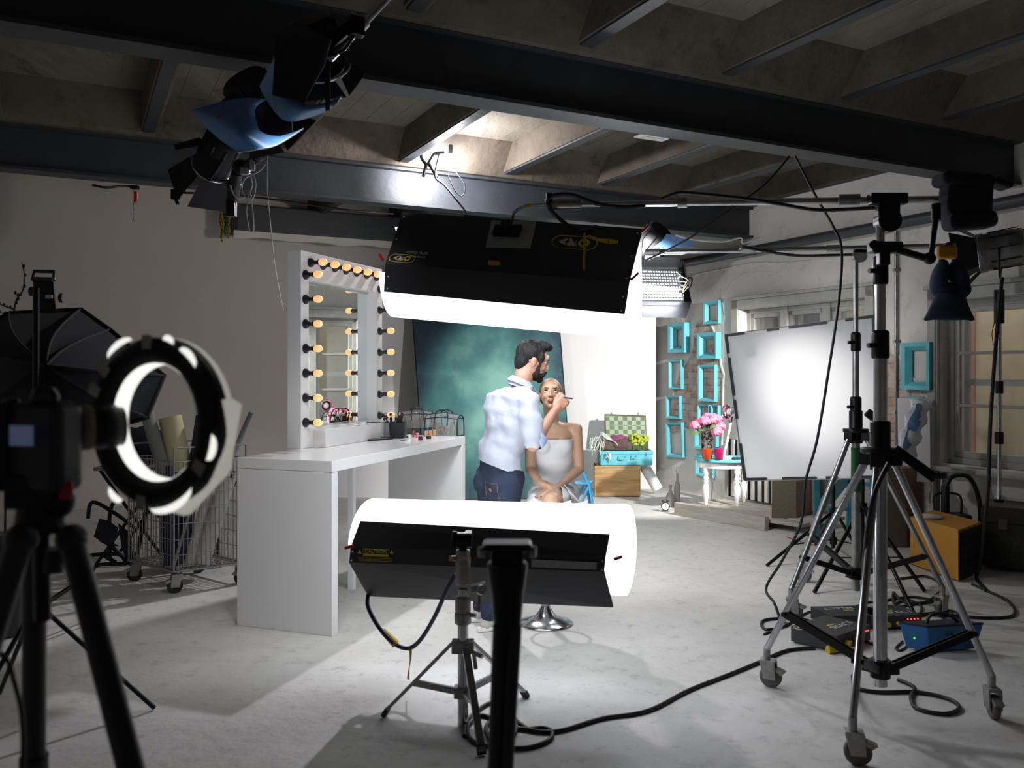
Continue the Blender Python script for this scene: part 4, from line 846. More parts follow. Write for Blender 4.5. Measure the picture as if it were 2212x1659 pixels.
# booms
b=P(2060,430,3.93); a=P(1345,440,4.35); l=P(1190,442,4.42)
t=thing('boom_arm',P(1917,432,3.93),'long chrome boom pole running left from the largest rolling stand','boom')
m=MB(); m.cone(b,a,.016,n=14); m.cone(a,P(1255,441,4.4),.014,n=14); m.build('boom_pole','chrome',t)
for a_,b_,r_ in ((P(1255,441,4.39),P(1188,442,4.42),.028),(P(1484,437,4.27),P(1464,438,4.28),.026),(P(1858,431,4.0),P(1812,432,4.03),.026)): MB().cone(a_,b_,r_,n=14).build('grip_sleeve','steel',t,bevel=.003)
m=MB(); pts=catmull([P(1190,442,4.42),P(1150,443,4.46),P(1130,447,4.48),P(1112,458,4.5),P(1106,475,4.55),P(1098,504,4.68)],6); m.tube(pts,.008,8); m.build('bent_rod','steel',t)
m=MB(); m.cone(P(1148,443,4.46),P(1137,445,4.47),.0095,n=10); m.build('orange_band','orange_tape',t)
k=P(1917,430,3.93); m=MB(); m.box(k,(.17,.06,.05)); m.cone(k+V((0,-.03,-.10)),k+V((0,.03,-.10)),.055,n=18); m.box(k+V((0,0,-.05)),(.10,.05,.10)); m.build('pivot_bracket','black_metal',t,bevel=.006)
m=MB(); p=P(1203,428,4.36); m.cone(P(1190,436,4.38),P(1186,420,4.38),.009,n=8); m.box(P(1186,421,4.38),(.03,.02,.02)); m.build('tee_knob','black_metal',t)
t=thing('boom_arm',P(1856,540,5.88),'thinner chrome boom pole holding the egg-crate light bank','boom')
m=MB(); m.cone(P(2065,530,5.7),P(1400,546,6.25),.016,n=12); m.build('boom_pole','chrome',t)
for a_,b_,r_ in ((P(1632,539,6.02),P(1602,540,6.05),.026),(P(1818,536,5.9),P(1785,537,5.93),.024),(P(1425,545,6.22),P(1395,546,6.25),.028)): MB().cone(a_,b_,r_,n=12).build('grip_sleeve','cast',t)
m=MB(); m.cone(P(1395,546,6.25),P(1392,572,6.5),.012,n=8); m.cone(P(1398,546,6.25),P(1398,556,6.3),.02,n=8); m.build('hanging_yoke','black_metal',t)
k=P(1856,552,5.88); m=MB(); m.cone(k+V((0,-.02,0)),k+V((0,.02,0)),.05,n=18); m.box(k+V((0,0,.04)),(.10,.04,.05)); m.build('pivot_bracket','cast',t,bevel=.004)
# articulated arm with orange clamp
t=thing('clamp_arm',P(1915,535,3.9),'black jointed clamp arm sticking out from the top of the largest stand','clamp')
m=MB(); m.box(P(1912,535,3.88),(.14,.07,.05)); m.box(P(1908,550,3.88),(.05,.05,.1)); m.cone(P(1888,528,3.84),P(1895,535,3.88),.022,n=8); m.build('clamp_jaw','black_metal',t,bevel=.008)
m=MB(); m.cone(P(1940,540,3.86),P(2008,560,3.8),.017,n=10); m.cone(P(2010,558,3.8),P(2022,470,3.8),.012,n=10); m.ball(P(2008,558,3.8),.028,8); m.cone(P(2022,475,3.8),P(2022,440,3.8),.02,n=10); m.build('arm_tubes','black_metal',t)
m=MB(); m.box(P(2045,545,3.82),(.09,.04,.06),rz=.2); m.build('orange_grip','orange_tape',t,bevel=.012)
# sand bags
def sandbag(parts,m,label,loc,seed=0):
    mb=MB()
    for c,r,M in parts:
        n0=len(mb.v); mb.ball(c,r,12,M)
        for v in mb.v[n0:]:
            k=1+.07*noise.noise(v*9+V((seed,0,0))); d=v-V(c); v.x=c[0]+d.x*k; v.y=c[1]+d.y*k; v.z=c[2]+d.z*k
    return mb
t=thing('counterweight_bag',P(2085,440,3.85),'bulky black sandbag strapped on the end of the main boom','bag')
c=P(2085,425,3.85); 
rows=[]
for i in range(9):
    z=.115-.028*i; w=.115 if i<6 else .12+.008*(i-5); rows.append([c+V((w*math.cos(a)*(1+.05*noise.noise(V((i*.7,a,1)))),.075*math.sin(a),z+.012*noise.noise(V((a*2,i,5)))-(.02*math.cos(a) if i>6 else 0))) for a in [2*PI*j/20 for j in range(21)]])
m=MB(); m.box(P(2086,425,3.85),(.205,.13,.19),Matrix.Rotation(.06,3,'Y')); m.build('bag_body','black_cloth',t,bevel=.035,seg=4)
MB().box(P(2094,478,3.83),(.215,.12,.075),Matrix.Rotation(-.07,3,'Y')).build('bag_body','black_cloth',t,bevel=.03,seg=4)
MB().box(P(2080,392,3.84),(.235,.14,.06),Matrix.Rotation(.10,3,'Y')).build('bag_flap','black_cloth',t,bevel=.026,seg=4)
MB().box(P(2158,398,3.9),(.09,.10,.03),Matrix.Rotation(.35,3,'Y')).build('bag_flap','black_cloth',t,bevel=.014,seg=3)
Yb=4.6
t=thing('counterweight_bag',P(2052,600,Yb),'dark navy double sandbag hanging in a bow shape from the boom end','bag')
parts=[(P(2030,600,Yb),V((.045,.05,.105)),Matrix.Rotation(.28,3,'Y')),(P(2072,602,Yb),V((.05,.05,.11)),Matrix.Rotation(-.25,3,'Y')),(P(2040,625,Yb),V((.075,.05,.04)),Matrix.Identity(3)),(P(2072,625,Yb),V((.06,.05,.05)),Matrix.Identity(3))]
sandbag(parts,'navy_cloth','',None,3).build('bag_lobes','navy_cloth',t)
m=MB(); rows=[]
for i,(y,hw) in enumerate(((632,30),(645,36),(660,42),(675,49),(688,56),(691,50))):
    cx_=2052-i*.4; rows.append([P(cx_+hw*math.cos(a),y+3*math.cos(a*2)*(i/5),Yb+.06*math.sin(a)*(1-.1*i)) for a in [2*PI*j/16 for j in range(17)]])
m.sheet(rows); m.ball(P(2050,689,Yb),V((.12,.03,.008)),6); m.build('bag_skirt','navy_cloth',t)
m=MB(); m.tube(catmull([P(2030,580,Yb),P(2034,560,Yb),P(2042,535,Yb),P(2050,528,Yb),P(2056,545,Yb),P(2066,575,Yb)],6),.014,6); m.build('strap','navy_cloth',t)
# boom tip that carries it: continue orange clamp
# ---------------------------------------------------------------- white reflector board on its stand
q=[P(1608,1037,6.85),P(1905,1032,6.2),P(1889,681,6.25),P(1567,723,6.9)]
t=thing('reflector_board',(q[0]+q[1])/2,'large tilted white reflector board with black tape along its edges','reflector')
nb=(q[1]-q[0]).cross(q[3]-q[0]).normalized(); nb=-nb if nb.y>0 else nb
MB().prism(q,-nb*.02).build('board','white_panel',t)
for i in range(4):
    a,b=q[i],q[(i+1)%4]; e=MB(); k=0; f=True; L_=(b-a).length; w_=.02
    ins=((q[0]+q[2])/2-(a+b)/2).normalized()*w_*.4
    for k in range(4):
        s0,s1=[(0,.13),(.16,.42),(.45,.58),(.75,1.0)][k] if i%2 else [(0,.18),(.30,.55),(.62,.70),(.86,1.0)][k]
        e=MB(); e.bar(a.lerp(b,s0)+ins,a.lerp(b,s1)+ins,w_,.026,up=nb); e.build('black_tape','black',t)
    e=MB(); e.bar(a-ins*.2,b-ins*.2,.008,.024,up=nb); e.build('grey_edge','shelf_grey',t)
def light_tripod(label,C,feet,apex,top,m='black_metal',r=.012,cr=.016,name='light_stand',low=.16,mc=None):
    t=thing(name,V((C.x,C.y,0)),label,'light stand')
    for f in feet:
        f=V((f.x,f.y,.008)); d=V((f.x-C.x,f.y-C.y,0)).normalized(); a=V((C.x,C.y,apex))+d*.03
        l=MB(); l.cone(a,f,r,n=8).build('leg',m,t)
        p=a.lerp(f,.6); br=MB(); br.bar(V((C.x,C.y,low+.02))+d*.02,p,.016,.008); br.build('brace',m,t)
    MB().cone(V((C.x,C.y,low-.05)),V((C.x,C.y,top)),cr,n=10).build('column',mc or m,t)
    MB().cone(V((C.x,C.y,apex-.04)),V((C.x,C.y,apex+.04)),cr+.02,n=10).build('leg_hub','black_metal',t); MB().cone(V((C.x,C.y,low-.02)),V((C.x,C.y,low+.04)),cr+.014,n=10).build('brace_hub','black_metal',t)
    return t
light_tripod('black light stand whose thin legs spread under the left part of the white board',V((2.72,7.25,0)),[G(1656,1224),G(1872,1222),V((2.8,7.9,0))],.40,1.2,r=.014)
light_tripod('black light stand with a braced tripod base standing behind the white board',V((2.68,6.55,0)),[G(1979,1338),G(1998,1280),G(1759,1282)],.56,1.3,r=.015)
# daylight spot on a stand at the far right
def par_head(root,c,d,r,L,body='steel',barn='black_matte',bs=1.0,open_=.5,rollv=0):
    d=V(d).normalized(); M=frame_from(d)@Matrix.Rotation(rollv,3,'Z')
    m=MB(); m.lathe(c,[(r*.75,-L*.55),(r*.95,-L*.5),(r,-L*.1),(r,L*.3),(r*1.05,L*.32),(r*1.05,L*.42)],22,M,cap=False); m.lathe(c,[(.001,-L*.56),(r*.75,-L*.55)],22,M,cap=False); hb=m.build('lamp_housing',body,root)
    m=MB()
    for i in range(9): a=2*PI*i/9; v=M@V((math.cos(a),math.sin(a),0)); m.bar(c+v*r*1.02-d*L*.45,c+v*r*1.02+d*L*.2,.012,.006)
    m.build('cooling_fins','black_metal',hb)
    m=MB(); m.tube([c+d*L*.45+M@V((r*1.02*math.cos(a),r*1.02*math.sin(a),0)) for a in [2*PI*i/24 for i in range(24)]],r*.07,6,closed=True); m.build('front_ring','chrome',root)
    m=MB(); m.lathe(c+d*L*.36,[(.001,.02),(r*.6,.012),(r*.95,0)],20,M,cap=False); m.build('lens','lens',root)
    for k in range(4):
        a=k*PI/2; x=M@V((math.cos(a),math.sin(a),0)); y=M@V((-math.sin(a),math.cos(a),0)); e=c+d*L*.47+x*r*.95; o=(x*open_+d).normalized()*r*1.5*bs
        m=MB(); m.prism([e-y*r*.75,e+y*r*.75,e+o+y*r*1.15,e+o-y*r*1.15],M@V((0,0,.004))); m.build('barn_door',barn,root)
    m=MB(); pts=catmull([c+V((0,0,0))+M@V((r*1.08,0,0)),c+M@V((r*1.1,0,0))-V((0,0,r*1.0)),c-V((0,0,r*1.45)),c-M@V((r*1.1,0,0))-V((0,0,r*1.0)),c-M@V((r*1.08,0,0))],6); m.tube(pts,r*.07,6); m.build('yoke','black_metal',root)
HC=P(2160,540,7.0)
t=thing('daylight_spotlight',HC,'chrome-rimmed studio spotlight with black barn doors at the upper right','studio light')
par_head(t,HC+V((0,0,0)),V((-.75,.45,-.12)),.155,.34,body='steel',bs=.95,open_=.8)
text('lettering','200',.07,HC+V((.03,-.155,.01)),V((.85,.2,.2)),V((-.1,0,1)),'black_metal',t,off=.01)
m=MB(); m.box(HC+V((.19,-.05,.03)),(.12,.14,.26)); m.build('blue_rear_cap','blue_box',t,bevel=.02)
S5=V((4.05,7.12,0)); 
t=light_tripod('steel light stand under the spotlight in front of the right-hand window',S5,[G(2122,1185),G(2190,1215),V((4.1,7.45,0))],.50,2.28,m='steel',mc='chrome',r=.012,cr=.018)
for a_,b_,r_ in ((1.42,1.52,.032),(2.0,2.28,.04),(1.0,1.1,.034)): MB().cone(V((S5.x,S5.y,a_)),V((S5.x,S5.y,b_)),r_,n=12).build('clamp_collar','black_metal',t)
# ---------------------------------------------------------------- short silver stand in front
C=V((-.228,3.87,0)); C.x=(1000-CX)/F*3.87
t=thing('kit_stand',C,'short silver tripod stand holding the lower light bank','light stand')
for i,f in enumerate((G(829,1549),G(1041,1634),V((.07,4.20,0)))):
    d=V((f.x-C.x,f.y-C.y,0)).normalized(); a=C+d*.05+V((0,0,.37)); f=V((f.x,f.y,.02)); lg=MB().bar(a,f,.032,.016,up=d).build('leg','steel',t,bevel=.002)
    MB().bar(f-(f-a).normalized()*.03,f+V((0,0,-.014)),.036,.02,up=d).build('rubber_foot','rubber',lg)
    p=a.lerp(f,.56); MB().bar(C+d*.04+V((0,0,.155)),p,.03,.018,up=d).build('brace','steel',t,bevel=.002)
m=MB(); m.cone(C+V((0,0,.0)),C+V((0,0,.46)),.024,n=20); m.cone(C+V((0,0,.46)),C+V((0,0,.62)),.021,n=20); m.build('column','chrome',t)
m=MB(); m.lathe(C+V((0,0,.46)),[(.03,0),(.038,.005),(.038,.05),(.032,.055),(.036,.06),(.036,.12),(.030,.125)],18); m.lathe(C+V((0,0,.64)),[(.030,0),(.034,.005),(.034,.10),(.030,.11),(.032,.12),(.032,.155),(.012,.16),(.010,.19)],18); m.cone(C+V((.03,-.01,.505)),C+V((.06,-.02,.505)),.01,n=8); m.cone(C+V((-.03,-.01,.76)),C+V((-.05,-.015,.76)),.012,n=8); m.build('clamp_collar','cast',t,bevel=.002)
m=MB(); m.box(C+V((0,0,.36)),(.10,.06,.055)); m.cone(C+V((.05,-.03,.34)),C+V((.09,-.05,.33)),.012,n=8); m.cone(C+V((.05,-.03,.34)),C+V((.06,-.04,.27)),.01,n=8); m.build('leg_hub','cast',t,bevel=.006); MB().box(C+V((0,0,.155)),(.08,.06,.05)).build('brace_hub','cast',t,bevel=.006)
m=MB(); k=C+V((.0,.0,.84)); m.cone(k+V((-.03,0,0)),k+V((.04,0,0)),.035,n=14); m.cone(k+V((-.045,-.01,-.03)),k+V((-.035,-.01,.04)),.012,n=8); m.cone(C+V((0,0,.80)),C+V((0,0,.82)),.02,n=10); m.bar(k,k+V((.02,.16,.0)),.03); m.build('tilt_head','black_metal',t,bevel=.004)
m=MB(); k=C+V((.075,-.01,.62)); m.lathe(k,[(.02,0),(.025,.02),(.02,.05)],12,frame_from(V((.3,-1,.2)))); m.bar(k+V((-.04,0,.0)),k+V((.03,0,.02)),.05,.03); m.bar(k+V((0,-.03,-.02)),k+V((.0,-.05,-.09)),.014); m.build('side_knuckle','cast',t,bevel=.004)
# ---------------------------------------------------------------- blurred tripod right in front of the camera
Yf=1.85; fx=(1096-CX)/F*Yf
t=thing('black_tripod',V((fx-.01,Yf,0)),'tall folded black tripod standing nearest the camera in the middle','tripod')
zt_=CH-(1178-HY)/F*Yf
m=MB(); m.box(V((fx,Yf,zt_)),(.105,.07,.016)); m.box(V((fx,Yf,zt_-.025)),(.07,.06,.04)); m.build('head_plate','black_metal',t,bevel=.006)
for s in (-1,1): MB().cone(V((fx+s*.05,Yf-.01,zt_-.012)),V((fx+s*.062,Yf-.012,zt_-.012)),.012,n=10).build('plate_knob','cast',t)
m=MB(); m.lathe(V((fx,Yf,zt_-.24)),[(.024,0),(.028,.05),(.036,.14),(.044,.20),(.04,.205)],16); m.build('shoulder','black_metal',t)
for i,(dx,dy) in enumerate(((-.015,-.01),(.015,-.012),(0,.02))):
    a=V((fx+dx,Yf+dy,zt_-.17)); b=V((fx-.05+dx*.5,Yf+dy*1.2,.02)); l=MB(); l.cone(a,a.lerp(b,.32),.0165,.015,n=12); l.cone(a.lerp(b,.32),a.lerp(b,.66),.0125,n=12); l.cone(a.lerp(b,.66),b,.010,n=12); l.cone(a.lerp(b,.30),a.lerp(b,.335),.020,n=10); lo=l.build('leg','black',t)
    MB().ball(b,V((.016,.016,.018)),6).build('rubber_foot','rubber',lo)
# ---------------------------------------------------------------- ballasts, power box
def ballast(p0,e,f,h,label,logo_=True,flip=False):
    t=thing('light_ballast',p0+(e+f)/2,label,'ballast'); pts=[p0,p0+e,p0+e+f,p0+f]
    MB().hexa([p+V((0,0,.008)) for p in pts]+[p+V((0,0,h)) for p in pts]).build('case','black_metal' if 0 else 'trunk' if 0 else 'plate_dark',t,bevel=.004)
    c=p0+e*.5+f*.5+V((0,0,h)); x=f.normalized(); u=-e.normalized(); 
    if flip: x=-x; u=-u
    text('lettering','SELECT',.062,c-u*.045+x*.04,x,u,'white_ink',t); text('lettering','4Bank',.028,c+x*.0+u*.0,x,u,'yellow_ink',t)
    n=f.normalized().cross(V((0,0,1))); led=MB()
    ed=(p0+e+f) ; dirn=-e.normalized() if True else e
    for i in range(4):
        q=p0+f+e*(.35+.13*i)+V((0,0,h*.75))+f.normalized()*.003; led.ball(q,.0045,5)
        q=p0+e+f*(.70+.07*i)+V((0,0,h*.72))+e.normalized()*.003; led.ball(q,.0045,5)
    led.build('indicator_lights','led_red',t)
    m=MB(); k=p0+e+f*.25+V((0,0,h*.45)); m.cone(k,k+e.normalized()*.03,.018,n=10); k=p0+e+f*.5+V((0,0,h*.45)); m.cone(k,k+e.normalized()*.02,.014,n=10); m.build('sockets','yellow',t)
    return t,c,x,u
mat('plate_dark',(.035,.037,.04),.5,.2,col2=(.05,.05,.052),scale=20)
A=G(1708,1388); e=V((.20,-.20,0)); f=V((.28,.22,0))
t,c,x,u=ballast(A,e,f,.10,'black ballast box lettered SELECT lying nearest the chrome stand legs')
logo(1733,1355,.055,c,V((0,0,1)),x,u,t)
A=G(1765,1350)+V((0,.12,0)); ballast(A,V((.06,-.22,0)),V((.36,.03,0)),.085,'black ballast box with upside-down SELECT lettering behind the nearest one',flip=True)
A=G(1846,1352)+V((.05,.12,0)); ballast(A,V((.03,-.22,0)),V((.32,.05,0)),.085,'black ballast box furthest right, mostly hidden behind the stand column')
p=[G(1958,1402),G(1988,1412),G(2040,1408)]; a=p[0]; e=V((.10,-.07,0)); f=V((.29,.05,0)); t=thing('power_box',a+(e+f)/2,'small flared blue metal power box with a black carry handle','power supply')
pts=[a,a+e,a+e+f,a+f]; cc=a+(e+f)/2; tp=[cc+(q-cc)*1.22+V((0,0,.15)) for q in pts]; MB().hexa([q+V((0,0,.008)) for q in pts]+tp).build('case','blue_box',t,bevel=.005)
MB().hexa([q+V((0,0,-.004)) for q in tp]+[cc+(q-cc)*1.24+V((0,0,.158)) for q in pts]).build('lid','dark_blue',t,bevel=.003)
hc=cc+V((0,0,.158)); m=MB(); m.tube(catmull([hc+V((-.09,-.01,0)),hc+V((-.06,-.01,.045)),hc+V((.03,0,.05)),hc+V((.10,.01,0))],6),.009,6); m.build('handle','black',t)
m=MB()
for i in range(4): 
    for s in (.28,.68): z=.04+.022*i; k=a+e*1.08+f*s+V((0,-.012-.04*z,z)); m.bar(k,k+V((.06,.01,0)),.005)
m.build('vent_slots','dark_blue',t); MB().ball(a+e*.45+V((-.018,-.01,.075)),.006,5).build('indicator_light','led_green',t)
# ---------------------------------------------------------------- cables
def cable(pts,r,m,label,n=8,name='power_cable',cat='cable'):
    q=[]
    for p in pts:
        if len(p)==2: q.append(G(p[0],p[1],r)+V((0,0,0)))
        elif len(p)==3 and isinstance(p,tuple): q.append(P(*p))
        else: q.append(V(p))
    o=MB().tube(catmull(q,n),r,8).build(name,m,loc=q[0]); return tag(o,label,cat)
cable([(1003,1590),(1010,1555),(1060,1518),(1100,1535),(1115,1570),(1100,1600),(1060,1612),(1020,1600),(1010,1570),(1040,1545),(1080,1560),(1130,1575),(1170,1572),(1192,1580),(1184,1600),(1130,1616),(1070,1606),(1050,1570),(1090,1540),(1120,1560),(1150,1578),(1210,1578),(1300,1552),(1400,1535),(1490,1490),(1580,1455),(1640,1430),(1700,1405),(1760,1400)],.010,'cord_black','thick black cable coiled under the silver stand and running right across the floor',6)
cable([(795,1285,4.4),(795,1310,4.35),(812,1345,4.3),(835,1375,4.28),(860,1395,4.28),(885,1400,4.25),(910,1380,4.2),(940,1330,4.1),(965,1275,4.0),(985,1240,3.95)],.011,'cord_blue','dark cable looping down from the lower light bank to its stand')
t=MB().cone(P(826,1362,4.3),P(856,1392,4.29),.016,.022,n=10).build('yellow_connector','yellow',loc=P(840,1375,4.29)); tag(t,'yellow cable connector hanging below the lower light bank','connector')
rows=[[P(884+dx+k*1,1398+s*14,4.24) for dx in (-2+3*math.sin(s*.9),3+3*math.sin(s*.9+1))] for s in range(0,6) for k in (0,)]
o=MB().sheet(rows,.002).build('cloth_strap','yellow',loc=P(884,1398,4.24)); tag(o,'narrow frayed strap tied to the loop of dark cable','strap')
cable([(1718,338,6.2),(1760,420,6.0),(1800,490,5.8),(1818,540,5.6),(1812,650,5.5),(1790,800,5.5),(1765,950,5.5),(1740,1040,5.5),(1730,1130,5.5),(1690,1210,5.6),(1655,1270,5.7),V((1.70,5.55,.10)),V((1.72,5.48,.012)),(1700,1350),(1655,1360),(1650,1340),(1720,1335),(1760,1345)],.009,'cord_black','long black cable hanging from the steel beam before the white board down to the floor',8)
cable([(1705,338,6.2),(1650,400,6.1),(1560,465,6.0),(1480,520,6.0),(1400,560,6.2)],.008,'cord_black','black cable slung from the steel beam towards the egg-crate light bank')
cable([(1490,568,6.3),(1540,560,6.2),(1590,545,6.1),(1607,535,6.0),(1650,542,6.0),(1720,552,5.95),(1800,551,5.9),(1842,550,5.85)],.010,'cord_black','black cable tied along the second boom')
cable([(1288,490,4.62),(1250,500,4.5),(1200,465,4.4),(1184,440,4.38),(1190,425,4.37),(1230,420,4.36),(1290,440,4.33),(1340,447,4.3),(1395,445,4.28)],.011,'cord_black','thick black cable looped around the tip of the main boom')
cable([(1430,430,4.25),(1460,418,4.22),(1490,417,4.2),(1600,428,4.15),(1680,440,4.1),(1760,453,4.05),(1830,452,4.0),(1900,448,3.95)],.009,'cord_black','black cable drooping under the main boom near its pivot')
m=MB(); m.cone(P(1270,512,4.55),P(1292,520,4.52),.014,n=10); m.cone(P(1292,520,4.52),P(1315,524,4.5),.013,.02,n=10); m.cone(P(1315,524,4.5),P(1334,528,4.5),.022,n=10); o=m.build('yellow_connector','yellow',loc=P(1300,520,4.5)); tag(o,'yellow cable plug dangling on the back of the upper light bank','connector')
rows=[[P(1262+dx-(s>3)*1,500+s*14,4.53-.03*s) for dx in (-2,3)] for s in range(0,7)]
o=MB().sheet(rows,.002).build('cloth_strap','yellow',loc=P(1262,500,4.5)); tag(o,'pale strap hanging down the back of the upper light bank','strap')
cable([(1920,1000,3.75),(1885,1080,3.7),(1868,1200,3.75),(1862,1350,3.85),V((1.60,3.98,.10)),(1842,1460),(1850,1485),(1900,1495),(1980,1495),(2050,1510),(2072,1530),(2040,1542),(1980,1530),(1968,1505),(1975,1485),(1940,1468)],.010,'cord_black','black cable running down the largest stand to a loop on the floor',7)
cable([(1945,1250),(2000,1245),(2035,1268),(2000,1300),(1950,1300),(1930,1280),(1945,1320),(2060,1330),(2140,1335),(2190,1328),(2180,1300),(2130,1275),(2100,1262)],.010,'cord_black','black cable looping over the floor in front of the dark trunk')
cable([(1850,1310),(1880,1300),(1930,1310),(2000,1302),(2040,1300),(2020,1322),(1960,1325),(1930,1310),(1960,1295),(1990,1310),(1980,1330),(1940,1322),(1910,1300),(1960,1290),(2010,1295),(2030,1310),(2050,1370),(2075,1350),(2060,1320),(1990,1330)],.008,'cord_black','heap of tangled thin black cable on the floor behind the stand legs')
cable([(2050,1375),(2075,1375),(2078,1350),(2062,1330),(2040,1310)],.007,'cord_black','thin mains lead plugged into the blue power box')
cable([(1950,1385),(1935,1400),(1945,1405),(1960,1395)],.006,'cord_black','short black loop of lead on the near side of the blue power box')
cable([(1650,1370),(1670,1362),(1700,1350),(1740,1325),(1760,1322),(1780,1335),(1800,1350),(1850,1370),(1880,1390),(1900,1395)],.007,'cord_black','thin black lead running between the ballast boxes')
m=MB(); m.cone(G(1788,1404,.02),G(1815,1402,.02),.024,.016,n=10); m.cone(G(1815,1402,.02),G(1848,1402,.02),.012,n=10); o=m.build('yellow_connector','yellow',loc=G(1788,1404)); tag(o,'large yellow cable connector lying on the floor before the nearest ballast','connector')
cable([(1700,1160),(1735,1172),(1760,1178),(1800,1185)],.004,'red','thin reddish wire on the floor beside the veneer loudspeaker')
cable([(2165,600,6.6),(2155,700,6.5),(2140,900,6.4),(2135,1050,6.4),(2125,1150,6.5),V((3.6,6.6,.1)),(2110,1250),(2130,1275)],.014,'cord_black','thick black cable hanging beside the steel stand at the right')
cable([(2150,690,6.9),(2143,720,6.9),(2146,745,6.9)],.003,'cord_black','thin wire loop hanging at the right-hand window',name='wire',cat='wire')
# ---------------------------------------------------------------- bare work lamp on the beam
bp=P(973,345,8.0); t=thing('work_lamp',bp,'glaring bare bulb clamped under the rear steel beam','lamp')
MB().ball(bp,.055,10).build('light_bulb','bulb_hot',t)
MB().cone(bp+V((0,0,.03)),bp+V((0,.02,.14)),.02,n=10).build('lamp_holder','black',t)
m=MB(); k=P(925,345,8.0); m.tube(catmull([P(912,320,8),P(910,340,8),P(922,355,8),P(930,345,8),P(940,332,8),P(960,330,8)],6),.016,6); m.cone(P(922,352,8),P(914,382,8),.015,n=8); m.cone(P(924,350,8),P(946,385,8),.015,n=8); m.build('spring_clamp','black_metal',t)
cable([(950,330,8.0),(940,380,7.95),(960,400,7.95),(985,430,7.9),(1010,462,7.9)],.009,'cord_black','dark cord trailing from the bare bulb down behind the upper light bank')
cable([(968,380,7.98),(985,415,7.98),(1000,422,7.98),(1004,400,7.98),(985,372,8.0)],.005,'cord_black','thin loop of wire hanging just below the bare bulb',name='wire',cat='wire')
# ---------------------------------------------------------------- overhead spots with blue gels
U1=P(650,135,3.75)
t=thing('gelled_spotlight',P(655,130,3.7),'black overhead spotlight with big barn doors nearest the camera, blue gel clipped on it','studio light')
par_head(t,P(690,105,3.75),V((.15,.5,-.55)),.10,.24,body='black_metal',bs=.45,open_=.5)
MB().prism([P(596,75,3.5),P(640,45,3.45),P(715,85,3.45),P(700,140,3.5),P(655,222,3.55),P(588,205,3.55)],V((0,.012,0))).build('barn_flag','black_matte',t)
MB().prism([P(700,145,3.5),P(713,140,3.5),P(712,236,3.55),P(703,240,3.55)],V((0,.01,0))).build('barn_flag','black_matte',t)
m=MB(); m.bar(P(700,90,3.6),P(762,50,3.6),.03); m.bar(P(705,110,3.6),P(760,60,3.6),.025); m.tube(catmull([P(700,125,3.6),P(740,110,3.6),P(762,80,3.6),P(770,55,3.6)],5),.008,6); m.box(P(770,58,3.6),(.06,.05,.08),rz=.5); m.build('mounting_bracket','black_metal',t,bevel=.004)
def gel(pts,label,Y=3.6):
    """pts: rows of (px,py,dy)"""
    rows=[catmull([P(a,b,Y+c) for a,b,c in r],5) for r in pts]
    cols=list(zip(*rows)); cols=[catmull(c,4) for c in cols]
    o=MB().sheet(cols,.001).build('gel_sheet','gel_blue',loc=rows[0][0]); tag(o,label,'gel'); 
    e=MB(); e.tube([c[-1] for c in cols],.004,5); e.build('gel_edge','gel_pale',o); return o
gel([[(561,185,.1),(585,140,0),(592,120,-.05)],[(575,215,.1),(600,190,.05),(618,215,.0)],[(620,262,.05),(650,235,-.05),(690,225,0)],[(700,243,.05),(725,225,-.05),(738,205,0)]],'crumpled blue gel sheet hanging from the nearest overhead spotlight',3.6)
gel([[(412,238,0),(440,230,0),(520,212,.05),(575,215,.1)],[(440,270,0),(480,255,-.05),(530,245,0),(550,240,.1)],[(480,305,0),(520,290,-.08),(555,280,0),(575,300,.1)],[(515,328,.0),(560,322,-.05),(600,312,.0),(655,278,.1)]],'larger crumpled blue gel sheet on the lower overhead spotlight',4.1)
t=thing('gelled_spotlight',P(590,250,4.3),'black overhead spotlight half wrapped by the larger blue gel','studio light')
par_head(t,P(560,225,4.45),V((.35,.5,-.6)),.12,.3,body='black_matte',bs=.45,open_=.5)
MB().prism([P(520,180,4.3),P(575,183,4.3),P(560,215,4.3),P(470,225,4.3)],V((0,.01,0))).build('barn_flag','black_matte',t)
MB().prism([P(572,235,4.25),P(630,262,4.25),P(632,290,4.25),P(590,300,4.25),P(565,270,4.25)],V((0,.01,0))).build('barn_flag','black_matte',t)
c=MB(); c.bar(P(479,246,3.98),P(470,256,3.97),.008); c.build('red_peg','red',t)
t=thing('clip_spotlight',P(460,345,5.2),'smaller black overhead spotlight below the blue gels, turned away to the left','studio light')
par_head(t,P(470,335,5.2),V((-.5,.5,-.5)),.11,.26,body='black_matte',bs=1.1,open_=.4)
MB().prism([P(432,298,5.1),P(490,335,5.1),P(452,392,5.1),P(416,362,5.1)],V((0,.01,0))).build('barn_flag','black_matte',t)
MB().prism([P(376,312,5.15),P(432,296,5.15),P(436,312,5.15),P(378,324,5.15)],V((0,.01,0))).build('barn_flag','black_matte',t)
